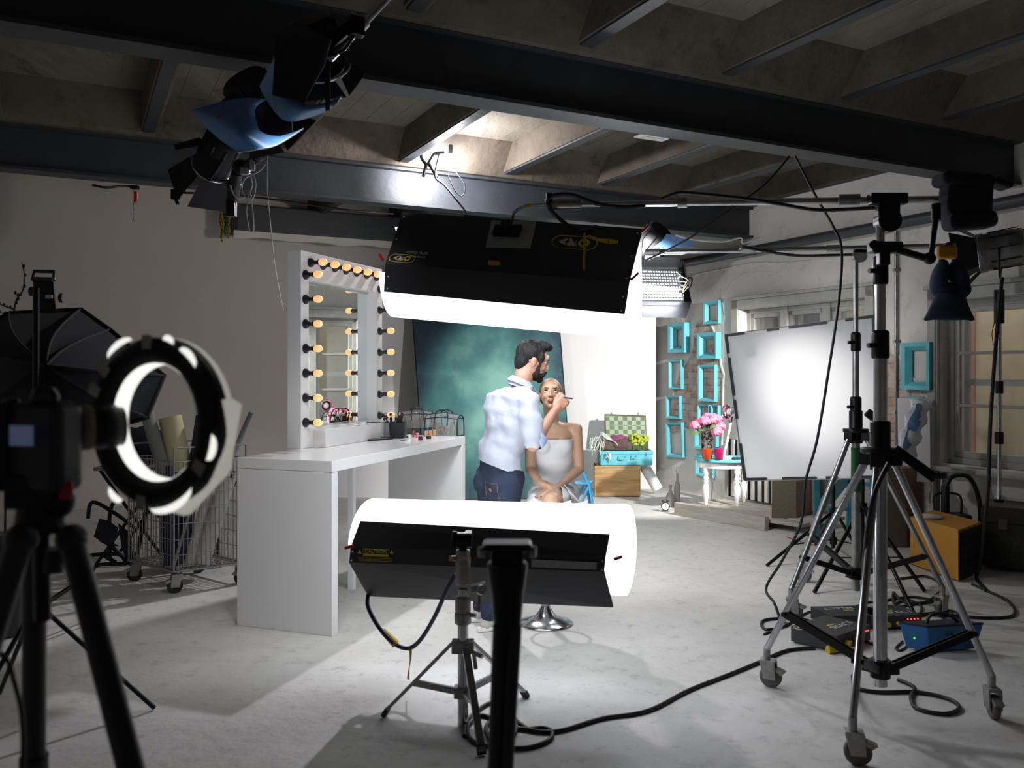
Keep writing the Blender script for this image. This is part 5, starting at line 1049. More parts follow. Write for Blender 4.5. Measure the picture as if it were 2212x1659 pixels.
# pole
t=thing('ceiling_pole',P(720,120,3.65),'diagonal chrome pole at the top carrying the overhead spotlights','pole')
a=P(712,128,3.62); b=P(845,-12,3.72); MB().cone(b+(b-a).normalized()*.25,a,.017,n=14).build('pole_tube','chrome',t)
m=MB(); k=P(775,55,3.65); m.cone(k+(b-a)*.08,k-(b-a)*.08,.034,n=12); m.cone(k+V((0,0,.03)),k+V((-.03,0,.06)),.01,n=8); m.build('pole_clamp','cast',t)
cn=P(575,330,4.6)
t=thing('grip_cluster',P(540,370,4.9),'cluster of black clamps and grip heads below the blue gels','clamp')
m=MB(); m.cone(P(588,318,4.7),P(510,375,4.95),.028,n=10); m.cone(P(512,372,4.9),P(505,430,5.1),.03,n=10); m.cone(P(505,425,5.1),P(500,462,5.1),.02,n=10); m.ball(P(560,330,4.7),.045,6); m.ball(P(520,362,4.9),.05,6); m.ball(P(505,400,5.0),.045,6); m.box(P(500,450,5.1),(.05,.06,.10)); m.build('clamp_bodies','black_metal',t,bevel=.004)
m=MB(); m.box(P(545,355,4.8),(.03,.03,.07),rz=.3); m.box(P(530,370,4.8),(.05,.03,.04)); m.build('cast_knuckle','cast',t,bevel=.005)
# connect cluster upward
MB().cone(P(588,318,4.7),P(640,290,4.75)+V((0,.1,.55)),.022,n=10).build('drop_tube','black_metal',t)
wc=lambda pts,lb,r=.004: cable(pts,r,'cord_white',lb,6,name='white_cable',cat='cable')
wc([(578,330,4.75),(575,350,4.7),(560,370,4.7),(530,385,4.7),(522,410,4.7),(535,430,4.7),(548,425,4.7),(552,395,4.7),(545,375,4.7),(535,372,4.7)],'looped white cord tied to the black clamps under the blue gels')
wc([(540,375,4.72),(545,400,4.72),(538,420,4.72),(535,440,4.72),(532,455,4.72),(535,480,4.72),(540,500,4.72),(548,495,4.72),(545,450,4.72),(540,410,4.72)],'long white cord loop dangling from the black clamps',.0035)
wc([(578,330,4.7),(577,400,4.7),(580,440,4.72),(586,500,4.76),(592,560,4.8),(602,620,4.85),(612,670,4.9)],'thin white cord hanging straight down beside the lit mirror',.0025)
wc([(497,400,4.8),(505,420,4.8),(518,428,4.8),(530,425,4.8)],'short white cord drooping at the left of the clamp cluster')
# yellow chain
Yc_=8.6; t=thing('hanging_chain',P(485,435,Yc_),'bundle of yellow and green chain hanging under the rear beam','chain')
m=MB(); m.box(P(484,428,Yc_),(.10,.06,.08)); m.cone(P(484,410,Yc_),P(484,430,Yc_),.012,n=8); m.build('hook','black_metal',t,bevel=.01)
for i,(dx,ln,mm) in enumerate(((-7,82,'chain_yellow'),(-3,88,'chain_yellow'),(1,70,'dark_green'),(4,76,'dark_green'),(8,80,'chain_yellow'),(12,68,'chain_yellow'))):
    m=MB(); nl=int(ln/4)
    for j in range(nl):
        p=P(484+dx+2*math.sin(j*.5+i),436+j*4,Yc_-.02*(i%2)); m.ball(p,V((.012,.006,.013)) if j%2 else V((.006,.012,.013)),4)
    m.build('chain_strand',mm,t)
# clamps on rear beam
t=thing('bar_clamp',P(292,410,7.2),'thin bar clamp with a red handle hanging from the rear beam','clamp'); MB().cone(P(290,404,7.15),P(290,478,7.15),.006,n=6).build('bar','steel',t); MB().cone(P(294,414,7.15),P(294,436,7.15),.016,n=8).build('red_handle','red',t); MB().box(P(291,405,7.15),(.06,.05,.03)).build('jaw','black_metal',t)
t=thing('small_clamp',P(379,420,7.4),'small black clamp fixed under the rear beam left of the chain','clamp'); MB().box(P(379,420,7.4),(.07,.05,.09)).build('clamp_body','black_metal',t,bevel=.008); MB().cone(P(379,428,7.4),P(384,441,7.4),.016,n=8).build('screw','black_metal',t)
cable([(200,400,7.0),(230,405,7.0),(265,402,7.1),(300,404,7.2)],.010,'cord_black','short black cable sagging under the rear beam at the left')
cable([(390,416,7.5),(440,418,7.6),(500,420,7.7),(640,438,8.0),(760,455,8.1),(850,462,8.3)],.010,'cord_black','black cable running along the lower edge of the rear beam')
# more gels at the far right behind boom
t=thing('gelled_spotlight',P(1415,520,7.4),'dark spotlight behind the boom with a faded blue gel on its right','studio light')
par_head(t,P(1410,520,7.4),V((-.3,.4,-.4)),.12,.24,body='black_matte',bs=.9,open_=.5)
m=MB(); m.bar(P(1410,505,7.4),P(1412,495,7.5)+V((0,.3,.12)),.03); m.build('mount','black_metal',t)
o=MB().sheet([[P(1440+a,505+b,7.2+.05*math.sin(a)) for a,b in ((0,0),(22,5),(48,8),(60,15))],[P(1430+a,520+b,7.25) for a,b in ((0,0),(25,3),(45,6),(62,10))],[P(1405+a,540+b,7.3) for a,b in ((0,0),(30,-2),(55,-4),(92,-4))]],.002).build('gel_sheet','gel_blue',loc=P(1450,520,7.3)); tag(o,'faded blue gel sheet beside the egg-crate light bank','gel')
cable([(1460,508,7.0),(1500,518,6.9),(1560,522,6.8),(1600,514,6.8),(1606,526,6.8),(1640,512,6.8)],.007,'fringe','pale cord strung under the rear beam at the right',name='white_cable',cat='cable')
# ---------------------------------------------------------------- big softbox at left
Ys=4.4
t=thing('octagonal_softbox',P(100,800,Ys),'huge black octagonal softbox with a lamp head on top at the left','softbox')
rim=[(-90,740),(20,676),(175,668),(238,712),(355,812),(318,902),(140,955),(-60,930)]
dep=[.1,.35,.45,.3,0,-.2,-.3,-.1]
R_=[P(x,y,Ys+d) for (x,y),d in zip(rim,dep)]; back=P(95,660,Ys-.25)
ap=P(100,790,Ys-.45)
m=MB()
for i in range(8):
    a,b=R_[i],R_[(i+1)%8]; rows=[]
    for s in range(7):
        k=s/6; bulge=.10*math.sin(PI*k); rows.append([ap.lerp(a,k)+V((0,-bulge,0)),ap.lerp((a+b)/2,k)+V((0,-bulge*.6,0)),ap.lerp(b,k)+V((0,-bulge,0))])
    m.sheet(rows)
m.build('softbox_cloth','black_cloth',t)
MB().add([p+V((0,.01,0)) for p in R_],[tuple(range(8))]).build('front_diffuser','off_white',t)
m=MB(); 
for i in range(8): m.cone(R_[i],R_[(i+1)%8],.012,n=6)
for i in range(8): m.tube([ap.lerp(R_[i],k/6)+V((0,-.10*math.sin(PI*k/6)-.004,0)) for k in range(7)],.008,5)
m.build('seams','black_matte',t)
MB().prism([P(228,895,4.0),P(262,878,4.03),P(262,890,4.03),P(230,906,4.0)],V((0,-.004,0))).build('brand_patch','plate_grey',t)
h0=4.0; m=MB(); m.hexa([P(74,668,h0),P(122,672,h0),P(124,666,h0+.15),P(78,662,h0+.15),P(70,604,h0),P(116,606,h0),P(116,600,h0+.15),P(74,598,h0+.15)]); m.build('lamp_head','black_metal',t,bevel=.01)
m=MB(); m.tube([P(70,605,h0),P(74,586,h0+.02),P(117,587,h0+.02),P(116,606,h0)],.009,6); m.bar(P(72,603,h0),P(116,604,h0),.02); m.build('carry_handle','black',t)
for px,py in ((66,630),(130,644)): MB().cone(P(px,py,h0),P(px+8,py,h0),.022,n=10).build('tilt_knob','black',t)
MB().box(P(106,641,h0-.01),(.03,.01,.015)).build('pale_tag','sticker',t)
m=MB(); m.cone(V((P(78,700,h0-.1).x,h0-.1,.08)),P(78,622,h0-.1),.014,n=10); m.build('stand_column','black_metal',t)
b_=V((P(78,700,h0-.1).x,h0-.1,0))
for a in (.3,2.4,4.5): MB().cone(b_+V((0,0,.55)),b_+V((.5*math.cos(a),.5*math.sin(a),.01)),.011,n=8).build('stand_leg','black_metal',t)
# branches
t=thing('dry_branch',P(20,760,5.2),'bare budding twig rising behind the softbox','branch')
def tw(pts,r=.006):
    m=MB(); c=catmull([P(x,y,5.2) for x,y in pts],6); m.tube(c,[r*(1-.6*i/len(c)) for i in range(len(c))],6)
    for i in range(3,len(c),4): m.ball(c[i]+V((.006,0,.004)),V((.008,.008,.012)),4)
    m.build('twig','twig',t)
tw([(15,790),(28,690),(35,650),(50,625),(52,590),(47,567)],.008); tw([(30,668),(10,661),(-5,656)]); tw([(26,680),(12,678),(-5,674)]); tw([(36,652),(38,640),(30,633)],.005)
vs=P(10,905,5.2); vs.z=0
m=MB(); m.lathe(vs,[(.09,0),(.11,.02),(.12,.4),(.08,.6),(.09,.62)],16); m.build('floor_vase','black',t); MB().cone(V((vs.x,5.2,.3)),P(15,790,5.2),.008,n=6).build('twig','twig',t)
# ---------------------------------------------------------------- ring light and camera on tripod
Yr=1.62; rc=P(338,912,Yr)
t=thing('ring_light',rc,'blurred black ring light wrapped in torn white paper in the left foreground','ring light')
rd=V((.42,.90,0)).normalized(); Mr=frame_from(rd); ri,ro=.113,.160
def el(r,a,off=0): return rc+Mr@V((r*math.cos(a),r*math.sin(a),off))
m=MB(); m.lathe(rc,[(ri,-.004),(ri+.01,-.02),(ro-.008,-.02),(ro,-.008),(ro,.02),(ri,.02),(ri,-.004)],56,Mr,cap=False); m.build('ring_housing','black_matte',t)
m=MB(); m.lathe(rc,[(ri-.001,-.004),(ri-.002,.014),(ri-.004,.030)],56,Mr,cap=False); m.build('inner_glow','ring_glow',t)
oct_=[]; ri2=MB(); NP=64; prev=None; rows=[[],[]]
for i in range(NP+1):
    a=2*PI*i/NP; k=math.cos(PI/8)/math.cos(((a+.25)%(PI/4))-PI/8); vz=(Mr@V((math.cos(a),math.sin(a),0))); ro2=.196*k*(1+.03*math.sin(3*a)); ro2=.172 if vz.z>.25 or vz.x<-.3 else ro2
    rows[0].append(el(ro-.004,a,.004)); rows[1].append(el(ro2*.93,a,.034))
ri2.sheet(rows); ri2.build('paper_diffuser','ring_paper',t)
m=MB()
for a,da,rr in ((1.9,.42,.166),(1.02,.17,.166),(.72,.26,.170)):
    pass
# angles measured in the ring plane (x to the viewer's left when seen from behind)
def arcp(px0,py0): v=Mr.transposed()@(ray_plane(px0,py0,rc,rd)-rc); return math.atan2(v.y,v.x)
def arc(a0,a1,r0,r1,name,mt,off=-.022):
    if abs(a1-a0)>PI: a1+=2*PI if a1<a0 else -2*PI
    n=12; rows=[[],[]]
    for i in range(n+1):
        a=a0+(a1-a0)*i/n; w=math.sin(PI*i/n)**.4; rows[0].append(el(r0,a,off)); rows[1].append(el(r0+(r1-r0)*w,a,off))
    MB().sheet(rows,.001).build(name,mt,t)
arc(arcp(225,728),arcp(300,698),.160,.172,'glow_slit','ring_glow'); arc(arcp(375,715),arcp(400,730),.160,.172,'glow_slit','ring_glow'); arc(arcp(415,738),arcp(458,775),.158,.172,'glow_slit','ring_glow')
arc(arcp(440,1060),arcp(345,1108),.160,.174,'glow_slit','ring_glow'); arc(arcp(235,1085),arcp(275,1108),.161,.176,'glow_slit','ring_glow'); arc(arcp(495,940),arcp(478,1000),.160,.176,'glow_slit','ring_glow')
for px,py in ((340,733),(206,745),(160,800),(325,1100),(465,1020)):
    a=arcp(px,py); c=el(.150,a,-.024); x=Mr@V((math.cos(a),math.sin(a),0)); y=Mr@V((-math.sin(a),math.cos(a),0)); MB().prism([c-x*.012-y*.011,c+x*.014-y*.012,c+x*.014+y*.012,c-x*.012+y*.010],-rd*.002).build('tape_patch','plate_grey',t)
MB().bar(rc+V((-.12,-.06,-.02)),rc+V((-.20,-.03,-.08)),.02,.04).build('bracket','black_metal',t)
# camera
Yk=1.5
kx=P(75,960,Yk)
t=thing('still_camera',kx,'black camera with a small lit screen on a tripod in the left foreground','camera')
m=MB(); m.box(P(70,965,Yk),(.165,.07,.155),rz=-.25); m.build('camera_body','black',t,bevel=.018,seg=3)
m=MB(); m.hexa([P(60,870,Yk-.03),P(130,868,Yk-.03),P(135,865,Yk+.04),P(65,868,Yk+.04),P(72,835,Yk-.02),P(118,836,Yk-.02),P(120,836,Yk+.03),P(76,836,Yk+.03)]); m.build('viewfinder_hump','black',t,bevel=.008)
m=MB(); c=P(152,925,Yk+.04); m.lathe(c,[(.036,0),(.040,.005),(.040,.03),(.037,.033),(.040,.04),(.041,.075),(.036,.08),(.036,.088)],24,frame_from(V((.75,.66,0)))); m.build('lens_barrel','black_metal',t)
m=MB(); m.lathe(c,[(.0405,.012),(.0412,.014),(.0412,.03),(.0405,.032)],24,frame_from(V((.75,.66,0))),cap=False); m.build('zoom_ring','grille',t)
m=MB(); sc=P(46,941,Yk-.062); m.box(sc,(.046,.004,.034),rz=-.25); m.build('screen','screen',t,bevel=.001)
MB().cone(P(137,880,Yk),P(137,868,Yk),.012,n=12).build('dial','black_metal',t); MB().cone(P(25,872,Yk),P(25,862,Yk),.012,n=12).build('dial','black_metal',t)
m=MB(); m.box(P(8,960,Yk-.01),(.05,.07,.15),rz=-.25); m.build('grip','rubber',t,bevel=.015)
hd=V((P(78,1100,Yk).x,Yk,0))
t=thing('camera_tripod',hd,'black tripod carrying the camera in the left foreground','tripod')
m=MB(); m.box(P(75,1038,Yk),(.11,.08,.03)); m.box(P(80,1065,Yk),(.08,.07,.05)); m.ball(P(120,1085,Yk),V((.035,.03,.03)),8); m.cone(P(85,1080,Yk),P(88,1150,Yk),.035,.045,n=16); m.build('tripod_head','black_metal',t,bevel=.006)
m=MB(); m.box(P(143,1060,Yk-.03),(.022,.01,.03),rz=.3); m.build('red_knob','red',t,bevel=.003)
MB().cone(P(120,1185,Yk),P(114,1235,Yk),.018,n=10).build('crank_knob','black',t)
ap_=P(95,1160,Yk)
for i,(a,b) in enumerate(((P(155,1165,Yk-.02),V((.05-.55,1.36,.02))),(P(45,1165,Yk-.08),V((-1.03,1.05,.02))),(P(75,1160,Yk+.1),V((-.98,1.75,.02))))):
    if i==0: b=P(282,1659,1.38)+ (P(282,1659,1.38)-a)*.0; d=(b-a); b=a+d*((a.z-.02)/(a.z-b.z))
    l=MB(); l.cone(a,a.lerp(b,.35),.021,n=14); l.cone(a.lerp(b,.33),a.lerp(b,.68),.017,n=14); l.cone(a.lerp(b,.66),b,.013,n=12); l.ball(a,.027,8); l.cone(a.lerp(b,.34),a.lerp(b,.37),.026,n=12); lo=l.build('leg','black',t)
    MB().ball(b,V((.018,.018,.018)),6).build('rubber_foot','rubber',lo)
MB().cone(P(90,1150,Yk),P(92,1340,Yk),.014,n=12).build('centre_column','black_metal',t)
cable([(0,1410,1.4),(18,1430,1.4),(30,1470,1.4),(45,1530,1.4),(50,1600,1.4),(48,1700,1.4)],.004,'cord_black','thin black lead hanging beside the camera tripod')
# ---------------------------------------------------------------- wire cage trolley and contents
fc=G(365,1268); fr_=G(496,1262); bl_=G(296,1240)
a=G(366,1285); b=G(508,1265); ex=(V((b.x-a.x,b.y-a.y,0))); c=G(286,1262)
ey=V((c.x-a.x,c.y-a.y,0)); ey=ey.normalized()*.62; ex=ex.normalized()*.52; o_=a+V((.02,.03,0))
t=thing('wire_trolley',o_+(ex+ey)/2,'tall chrome wire cage trolley on casters full of rolls and stands','trolley')
zb,zh=.16,.95
def K(u,v,z): return o_+ex*u+ey*v+V((0,0,z))
m=MB()
for (u0,v0,u1,v1) in ((0,0,1,0),(1,0,1,1),(1,1,0,1),(0,1,0,0)):
    m.bar(K(u0,v0,zb),K(u1,v1,zb),.03,.015); m.cone(K(u0,v0,zh),K(u1,v1,zh),.006,n=6)
for u,v in ((0,0),(1,0),(1,1),(0,1)): m.cone(K(u,v,zb),K(u,v,zh+.10),.008,n=8)
for v in (0,1): m.cone(K(0,v,zh+.1),K(1,v,zh+.1),.007,n=6)
m.build('cage_frame','steel',t)
def mesh_panel(u0,v0,u1,v1,nm):
    m=MB(); N=16
    for i in range(1,N): k=i/N; m.cone(K(u0+(u1-u0)*k,v0+(v1-v0)*k,zb),K(u0+(u1-u0)*k,v0+(v1-v0)*k,zh),.003,n=5,caps=False)
    for j in range(1,7): z=zb+(zh-zb)*j/7; m.cone(K(u0,v0,z),K(u1,v1,z),.003,n=5,caps=False)
    m.build(nm,'steel',t)
mesh_panel(0,0,1,0,'wire_panel'); mesh_panel(0,0,0,1,'wire_panel'); mesh_panel(1,0,1,1,'wire_panel'); mesh_panel(0,1,1,1,'wire_panel')
m=MB()
for i in range(11): m.bar(K(i/10,0,zb),K(i/10,1,zb),.006); m.bar(K(0,i/10,zb),K(1,i/10,zb),.006)
m.build('wire_floor','steel',t)
for u,v,rz in ((0.03,.03,.5),(.95,.05,1.2),(.05,.95,.2),(.95,.95,.6)): caster(t,K(u,v,0),rz,.055,'rubber')
# contents, each a thing
def inro(u0,v0,z0,u1,v1,z1,r,m,lb,nm='paper_roll',cat='roll',r1=None):
    a=K(u0,v0,z0); b=K(u1,v1,z1); o=MB().cone(a,b,r,r1 or r,n=16).build(nm,m,loc=a); tag(o,lb,cat); return o
inro(.55,.5,zb+.01,.15,.85,1.30,.05,'roll_grey','grey roll standing upright in the wire trolley')
inro(.70,.55,zb+.01,.45,.8,1.25,.085,'cream','thick cream roll standing in the wire trolley')
inro(.25,.25,zb+.02,.85,.7,1.25,.05,'dark_blue','dark blue roll leaning in the wire trolley')
inro(.30,.15,zb+.02,1.02,.45,1.12,.04,'off_white','long off-white tube leaning out over the right side of the trolley','cardboard_tube','tube')
inro(.45,.12,zb+.02,.85,.15,.80,.06,'off_white','white paper roll leaning at the front of the trolley')
inro(.05,.1,zb+.01,.62,.3,.92,.012,'steel','thin metal rod leaning across the inside of the trolley','metal_rod','rod')
inro(.20,.3,zb+.01,.30,.4,.85,.03,'black_cloth','slim black case standing inside the trolley','slim_case','case')
inro(.12,.3,zb+.01,.2,.4,.9,.035,'dark_blue','slim dark tube standing at the left in the trolley','tube_case','tube')
uu=thing('folded_umbrella',K(.55,.1,.48),'folded dark umbrella pointing down in the wire trolley','umbrella'); MB().cone(K(.55,.1,.47),K(.92,.2,.78),.004,.055,n=12).build('umbrella_cloth','navy_cloth',uu); MB().cone(K(.90,.2,.76),K(.98,.22,.84),.012,n=8).build('umbrella_handle','black',uu)
pl_=P(513,950,6.3); a=G(470,1180); a.z=.75
o=MB().cone(P(470,1060,6.75),P(543,892,6.9),.022,n=12).build('aluminium_pole','shelf_grey',loc=P(470,1060,6.75)); tag(o,'grey aluminium pole sticking up behind the trolley','pole')
# black folded garden chairs / frames at left of the trolley
def wk(px,py,Y): return P(px,py,Y)
t=thing('stroller_frame',G(235,1245),'black tubular folding frame lying behind the wire trolley','frame')
m=MB(); Yw=6.6
for pts in ([(195,1255),(200,1232),(215,1220),(260,1218),(305,1213)],[(185,1200),(240,1196),(262,1200),(275,1220)],[(237,1205),(237,1110),(250,1080)],[(205,1155),(240,1180),(290,1225)],[(290,1225),(300,1180),(320,1080)],[(190,1120),(200,1085),(250,1110),(290,1140)],[(225,1200),(250,1215)]):
    m.tube(catmull([P(x,min(y,1252),Yw) for x,y in pts],6),.016,6)
m.build('frame_tubes','black_metal',t)
m=MB()
m.sheet([[P(215,1120,Yw),P(235,1125,Yw),P(255,1140,Yw)],[P(205,1150,Yw-.03),P(225,1165,Yw-.03),P(245,1175,Yw-.03)],[P(215,1170,Yw),P(235,1180,Yw),P(255,1180,Yw)]],.01); m.sheet([[P(255,1130,Yw),P(280,1150,Yw)],[P(262,1180,Yw-.03),P(285,1190,Yw-.03)],[P(275,1220,Yw),P(300,1215,Yw)]],.01); m.build('black_webbing','black_cloth',t)
t=thing('folding_table',V((-3.1,7.2,0)),'dark folding table under a black bag behind the ring light','table')
m=MB(); m.box(V((-3.15,7.3,.80)),(.62,.5,.03),rz=.1); m.build('tabletop','shelf_grey',t,bevel=.004)
for s in (-1,1):
    for q in (-1,1): m=MB(); m.cone(V((-3.15+s*.27,7.3+q*.2,.79)),V((-3.15-s*.30,7.3+q*.2,.0)),.014,n=8); m.build('leg','black_metal',t)
lump('black_bag',V((-3.2,7.3,.97)),V((.29,.2,.16)),'black_cloth','rounded black bag lying on the dark folding table','bag',4,.15)
t=thing('tripod_bundle',V((-2.72,7.0,0)),'bundle of black stands with brass knobs standing left of the trolley','stands')
m=MB()
for i in range(6): x=-2.85+.09*i; m.cone(V((x,7.0,.0)),V((x+.04*math.sin(i),6.95,.88+.07*math.sin(i*2))),.025,n=8)
m.box(V((-2.7,6.97,.80)),(.34,.10,.10)); m.box(V((-2.62,6.97,.62)),(.40,.10,.08)); m.build('bundled_legs','black_metal',t,bevel=.004)
for px,py in ((342,990),(352,1006)): MB().cone(P(px,py,6.85),P(px,py-8,6.85),.012,n=8).build('brass_knob','amber',t)
# silver leg behind camera tripod
t=thing('small_tripod',V((-3.2,5.4,0)),'thin steel tripod half hidden behind the camera tripod','tripod')
a=P(115,1185,4.9); b=G(218,1340)
m=MB(); m.cone(a,b,.010,n=8); m.build('leg','steel',t); m=MB(); m.cone(P(162,1262,4.8),P(60,1330,4.5),.014,n=8); m.build('brace','black_metal',t); m=MB(); m.cone(a,V((a.x-.75,4.6,.01)),.010,n=8); m.build('leg','steel',t); m=MB(); m.cone(a,V((a.x-.1,5.5,.01)),.010,n=8); m.build('leg','steel',t)
# ---------------------------------------------------------------- stool under the woman
sc_=V((.214,5.44,0)); t=thing('bar_stool',sc_,'chrome pedestal stool with a round flared base under the seated woman','stool')
MB().lathe(sc_,[(.172,0),(.174,.006),(.165,.014),(.12,.028),(.07,.052),(.045,.082),(.030,.11),(.022,.12)],36).build('flared_base','chrome',t)
MB().cone(sc_+V((0,0,.11)),sc_+V((0,0,.70)),.020,n=16).build('column','chrome',t)
MB().lathe(sc_+V((0,0,.118)),[(.03,0),(.033,.01),(.03,.022)],18).build('collar','cast',t)
MB().lathe(sc_+V((0,0,.68)),[(.05,0),(.19,.01),(.20,.04),(.18,.065),(.02,.07)],28).build('seat','white_gloss',t)
MB().tube([sc_+V((.16*math.cos(a),-.06+.16*math.sin(a),.32)) for a in [2*PI*i/24 for i in range(24)]],.010,8,closed=True).build('footrest','chrome',t)
# ---------------------------------------------------------------- lights
light('POINT','bulb_light',bp+V((0,-.02,-.06)),125,(.99,.96,1.0),shadow_soft_size=.045)
light('SPOT','lamp_beam',bp+V((0,-.02,-.06)),150,(.99,.96,1.0),target=V((-1.9,3.6,0)),spot_size=math.radians(95),spot_blend=.9,shadow_soft_size=.045)
am=(L[1]+R[1])/2+nh*.53+V((0,0,-.12)); light('AREA','bank_light',am,14,(.88,.94,1),target=P(1190,900,5.6),shape='RECTANGLE',size=1.1,size_y=.35)
am=(L2[1]+R2[1])/2+nh*.50+V((0,0,.08)); light('AREA','bank_light',am,5,(.88,.94,1),target=P(1170,950,5.6),shape='RECTANGLE',size=1.1,size_y=.3)
light('AREA','bank_light',P(1392,617,Y3+.015),34,(.9,.93,1),target=P(1392,617,Y3+.015)+V((-.1,-1,-.45)),shape='RECTANGLE',size=.56,size_y=.22)
light('SPOT','spot_light',HC+V((-.38,.24,-.07)),1150,(1,.97,.93),target=V((1.2,11.2,.9)),spot_size=math.radians(52),spot_blend=.35,shadow_soft_size=.06)
light('SPOT','spot_light',P(600,215,4.6)+V((.15,.15,-.1)),600,(1,.98,.96),target=P(1745,840,6.5),spot_size=math.radians(15),spot_blend=1,shadow_soft_size=.08)
light('SPOT','spot_light',P(700,175,3.9)+V((.1,.15,-.12)),170,(.95,.96,1),target=P(1090,780,10.6),spot_size=math.radians(22),spot_blend=1,shadow_soft_size=.1)
light('AREA','outside_daylight',RW(1.6,-3.2,3.6),60,(1,.95,.85),target=RW(2.6,-3.2,1.4),shape='RECTANGLE',size=6,size_y=.8)
light('SPOT','window_wash',P(1370,520,7.2)+V((0,0,-.05)),300,(1,.98,.96),target=RW(0,-1.3,1.8),spot_size=math.radians(84),spot_blend=1,shadow_soft_size=.1)  # added spot without a fixture of its own, brightens the window wall
light('SPOT','wall_wash',P(1405,515,7.2)+V((-.1,-.05,-.05)),150,(1,.95,.9),target=P(500,700,10.3),spot_size=math.radians(62),spot_blend=1,shadow_soft_size=.12)  # extra spot added behind the boom to lift the dark back wall
light('SPOT','set_fill',P(1150,600,6.1)+V((0,0,.35)),290,(.98,.98,1),target=V((1.0,7.9,0)),spot_size=math.radians(105),spot_blend=1,shadow_soft_size=.25)  # unseen fill spot added to brighten the floor around the set
light('SPOT','table_wash',P(655,160,3.9)+V((0,.05,-.15)),75,(1,.98,.95),target=V((-1.35,5.3,.6)),spot_size=math.radians(70),spot_blend=1,shadow_soft_size=.2)  # extra spot added beside the gelled heads to lift the make-up table
# ---------------------------------------------------------------- people
def blob(name,parts,m,parent,voxel=.007,smooth=6,loc=None,disp=None):
    mb=MB()
    for p in parts:
        if p[0]=='c': _,a,b,r0,r1=p; mb.cone(a,b,r0,r1,n=16); mb.ball(a,r0,8); mb.ball(b,r1,8)
        elif p[0]=='e': mb.ball(p[1],V(p[2]),12,p[3] if len(p)>3 else None)
        elif p[0]=='t':
            pts=[V(q) for q in p[1]]; rs=p[2]; c=catmull(pts,5); n=len(c); rr=[]
            for i in range(n):
                k=i/(n-1)*(len(rs)-1); j=min(int(k),len(rs)-2); rr.append(rs[j]+(rs[j+1]-rs[j])*(k-j))
            mb.tube(c,rr,14); mb.ball(c[0],rr[0],8); mb.ball(c[-1],rr[-1],8)
        elif p[0]=='l': # lofted elliptical sections: (center,(rx,ry),M)
            vs=[]; n=24
            for c,(rx,ry),ang in p[1]:
                for i in range(n):
                    a=2*PI*i/n; x=math.cos(a)*rx; y=math.sin(a)*ry; vs.append(V(c)+V((x*math.cos(ang)-y*math.sin(ang),x*math.sin(ang)+y*math.cos(ang),0)))
            S=len(p[1]); fs=[(j*n+i,j*n+(i+1)%n,(j+1)*n+(i+1)%n,(j+1)*n+i) for j in range(S-1) for i in range(n)]
            mb.add(vs,fs+[tuple(range(n))[::-1],tuple(range((S-1)*n,S*n))],True)
    ob=mb.build(name,m,parent,loc=loc)
    r=ob.modifiers.new('r','REMESH'); r.mode='VOXEL'; r.voxel_size=voxel; r.use_smooth_shade=True
    s=ob.modifiers.new('s','SMOOTH'); s.factor=.5; s.iterations=smooth
    bpy.context.view_layer.update()
    me=bpy.data.meshes.new_from_object(ob.evaluated_get(bpy.context.evaluated_depsgraph_get()))
    ob.modifiers.clear(); ob.data=me; me.name=name
    for p in me.polygons: p.use_smooth=True
    if disp:
        o=org(ob)
        new=[v.co+v.normal*disp(v.co+o) for v in me.vertices]
        me.vertices.foreach_set('co',[x for c in new for x in c]); me.update()
    return ob
def slice_(ob,pt,n):
    bm=bmesh.new(); bm.from_mesh(ob.data); o=org(ob)
    bmesh.ops.bisect_plane(bm,geom=bm.verts[:]+bm.edges[:]+bm.faces[:],plane_co=V(pt)-o,plane_no=V(n).normalized(),clear_outer=True); bm.to_mesh(ob.data); bm.free()
def cutmesh(ob,keep):
    """delete vertices for which keep(world co) is False"""
    bm=bmesh.new(); bm.from_mesh(ob.data); o=org(ob)
    bmesh.ops.delete(bm,geom=[v for v in bm.verts if not keep(v.co+o)],context='VERTS'); bm.to_mesh(ob.data); bm.free()
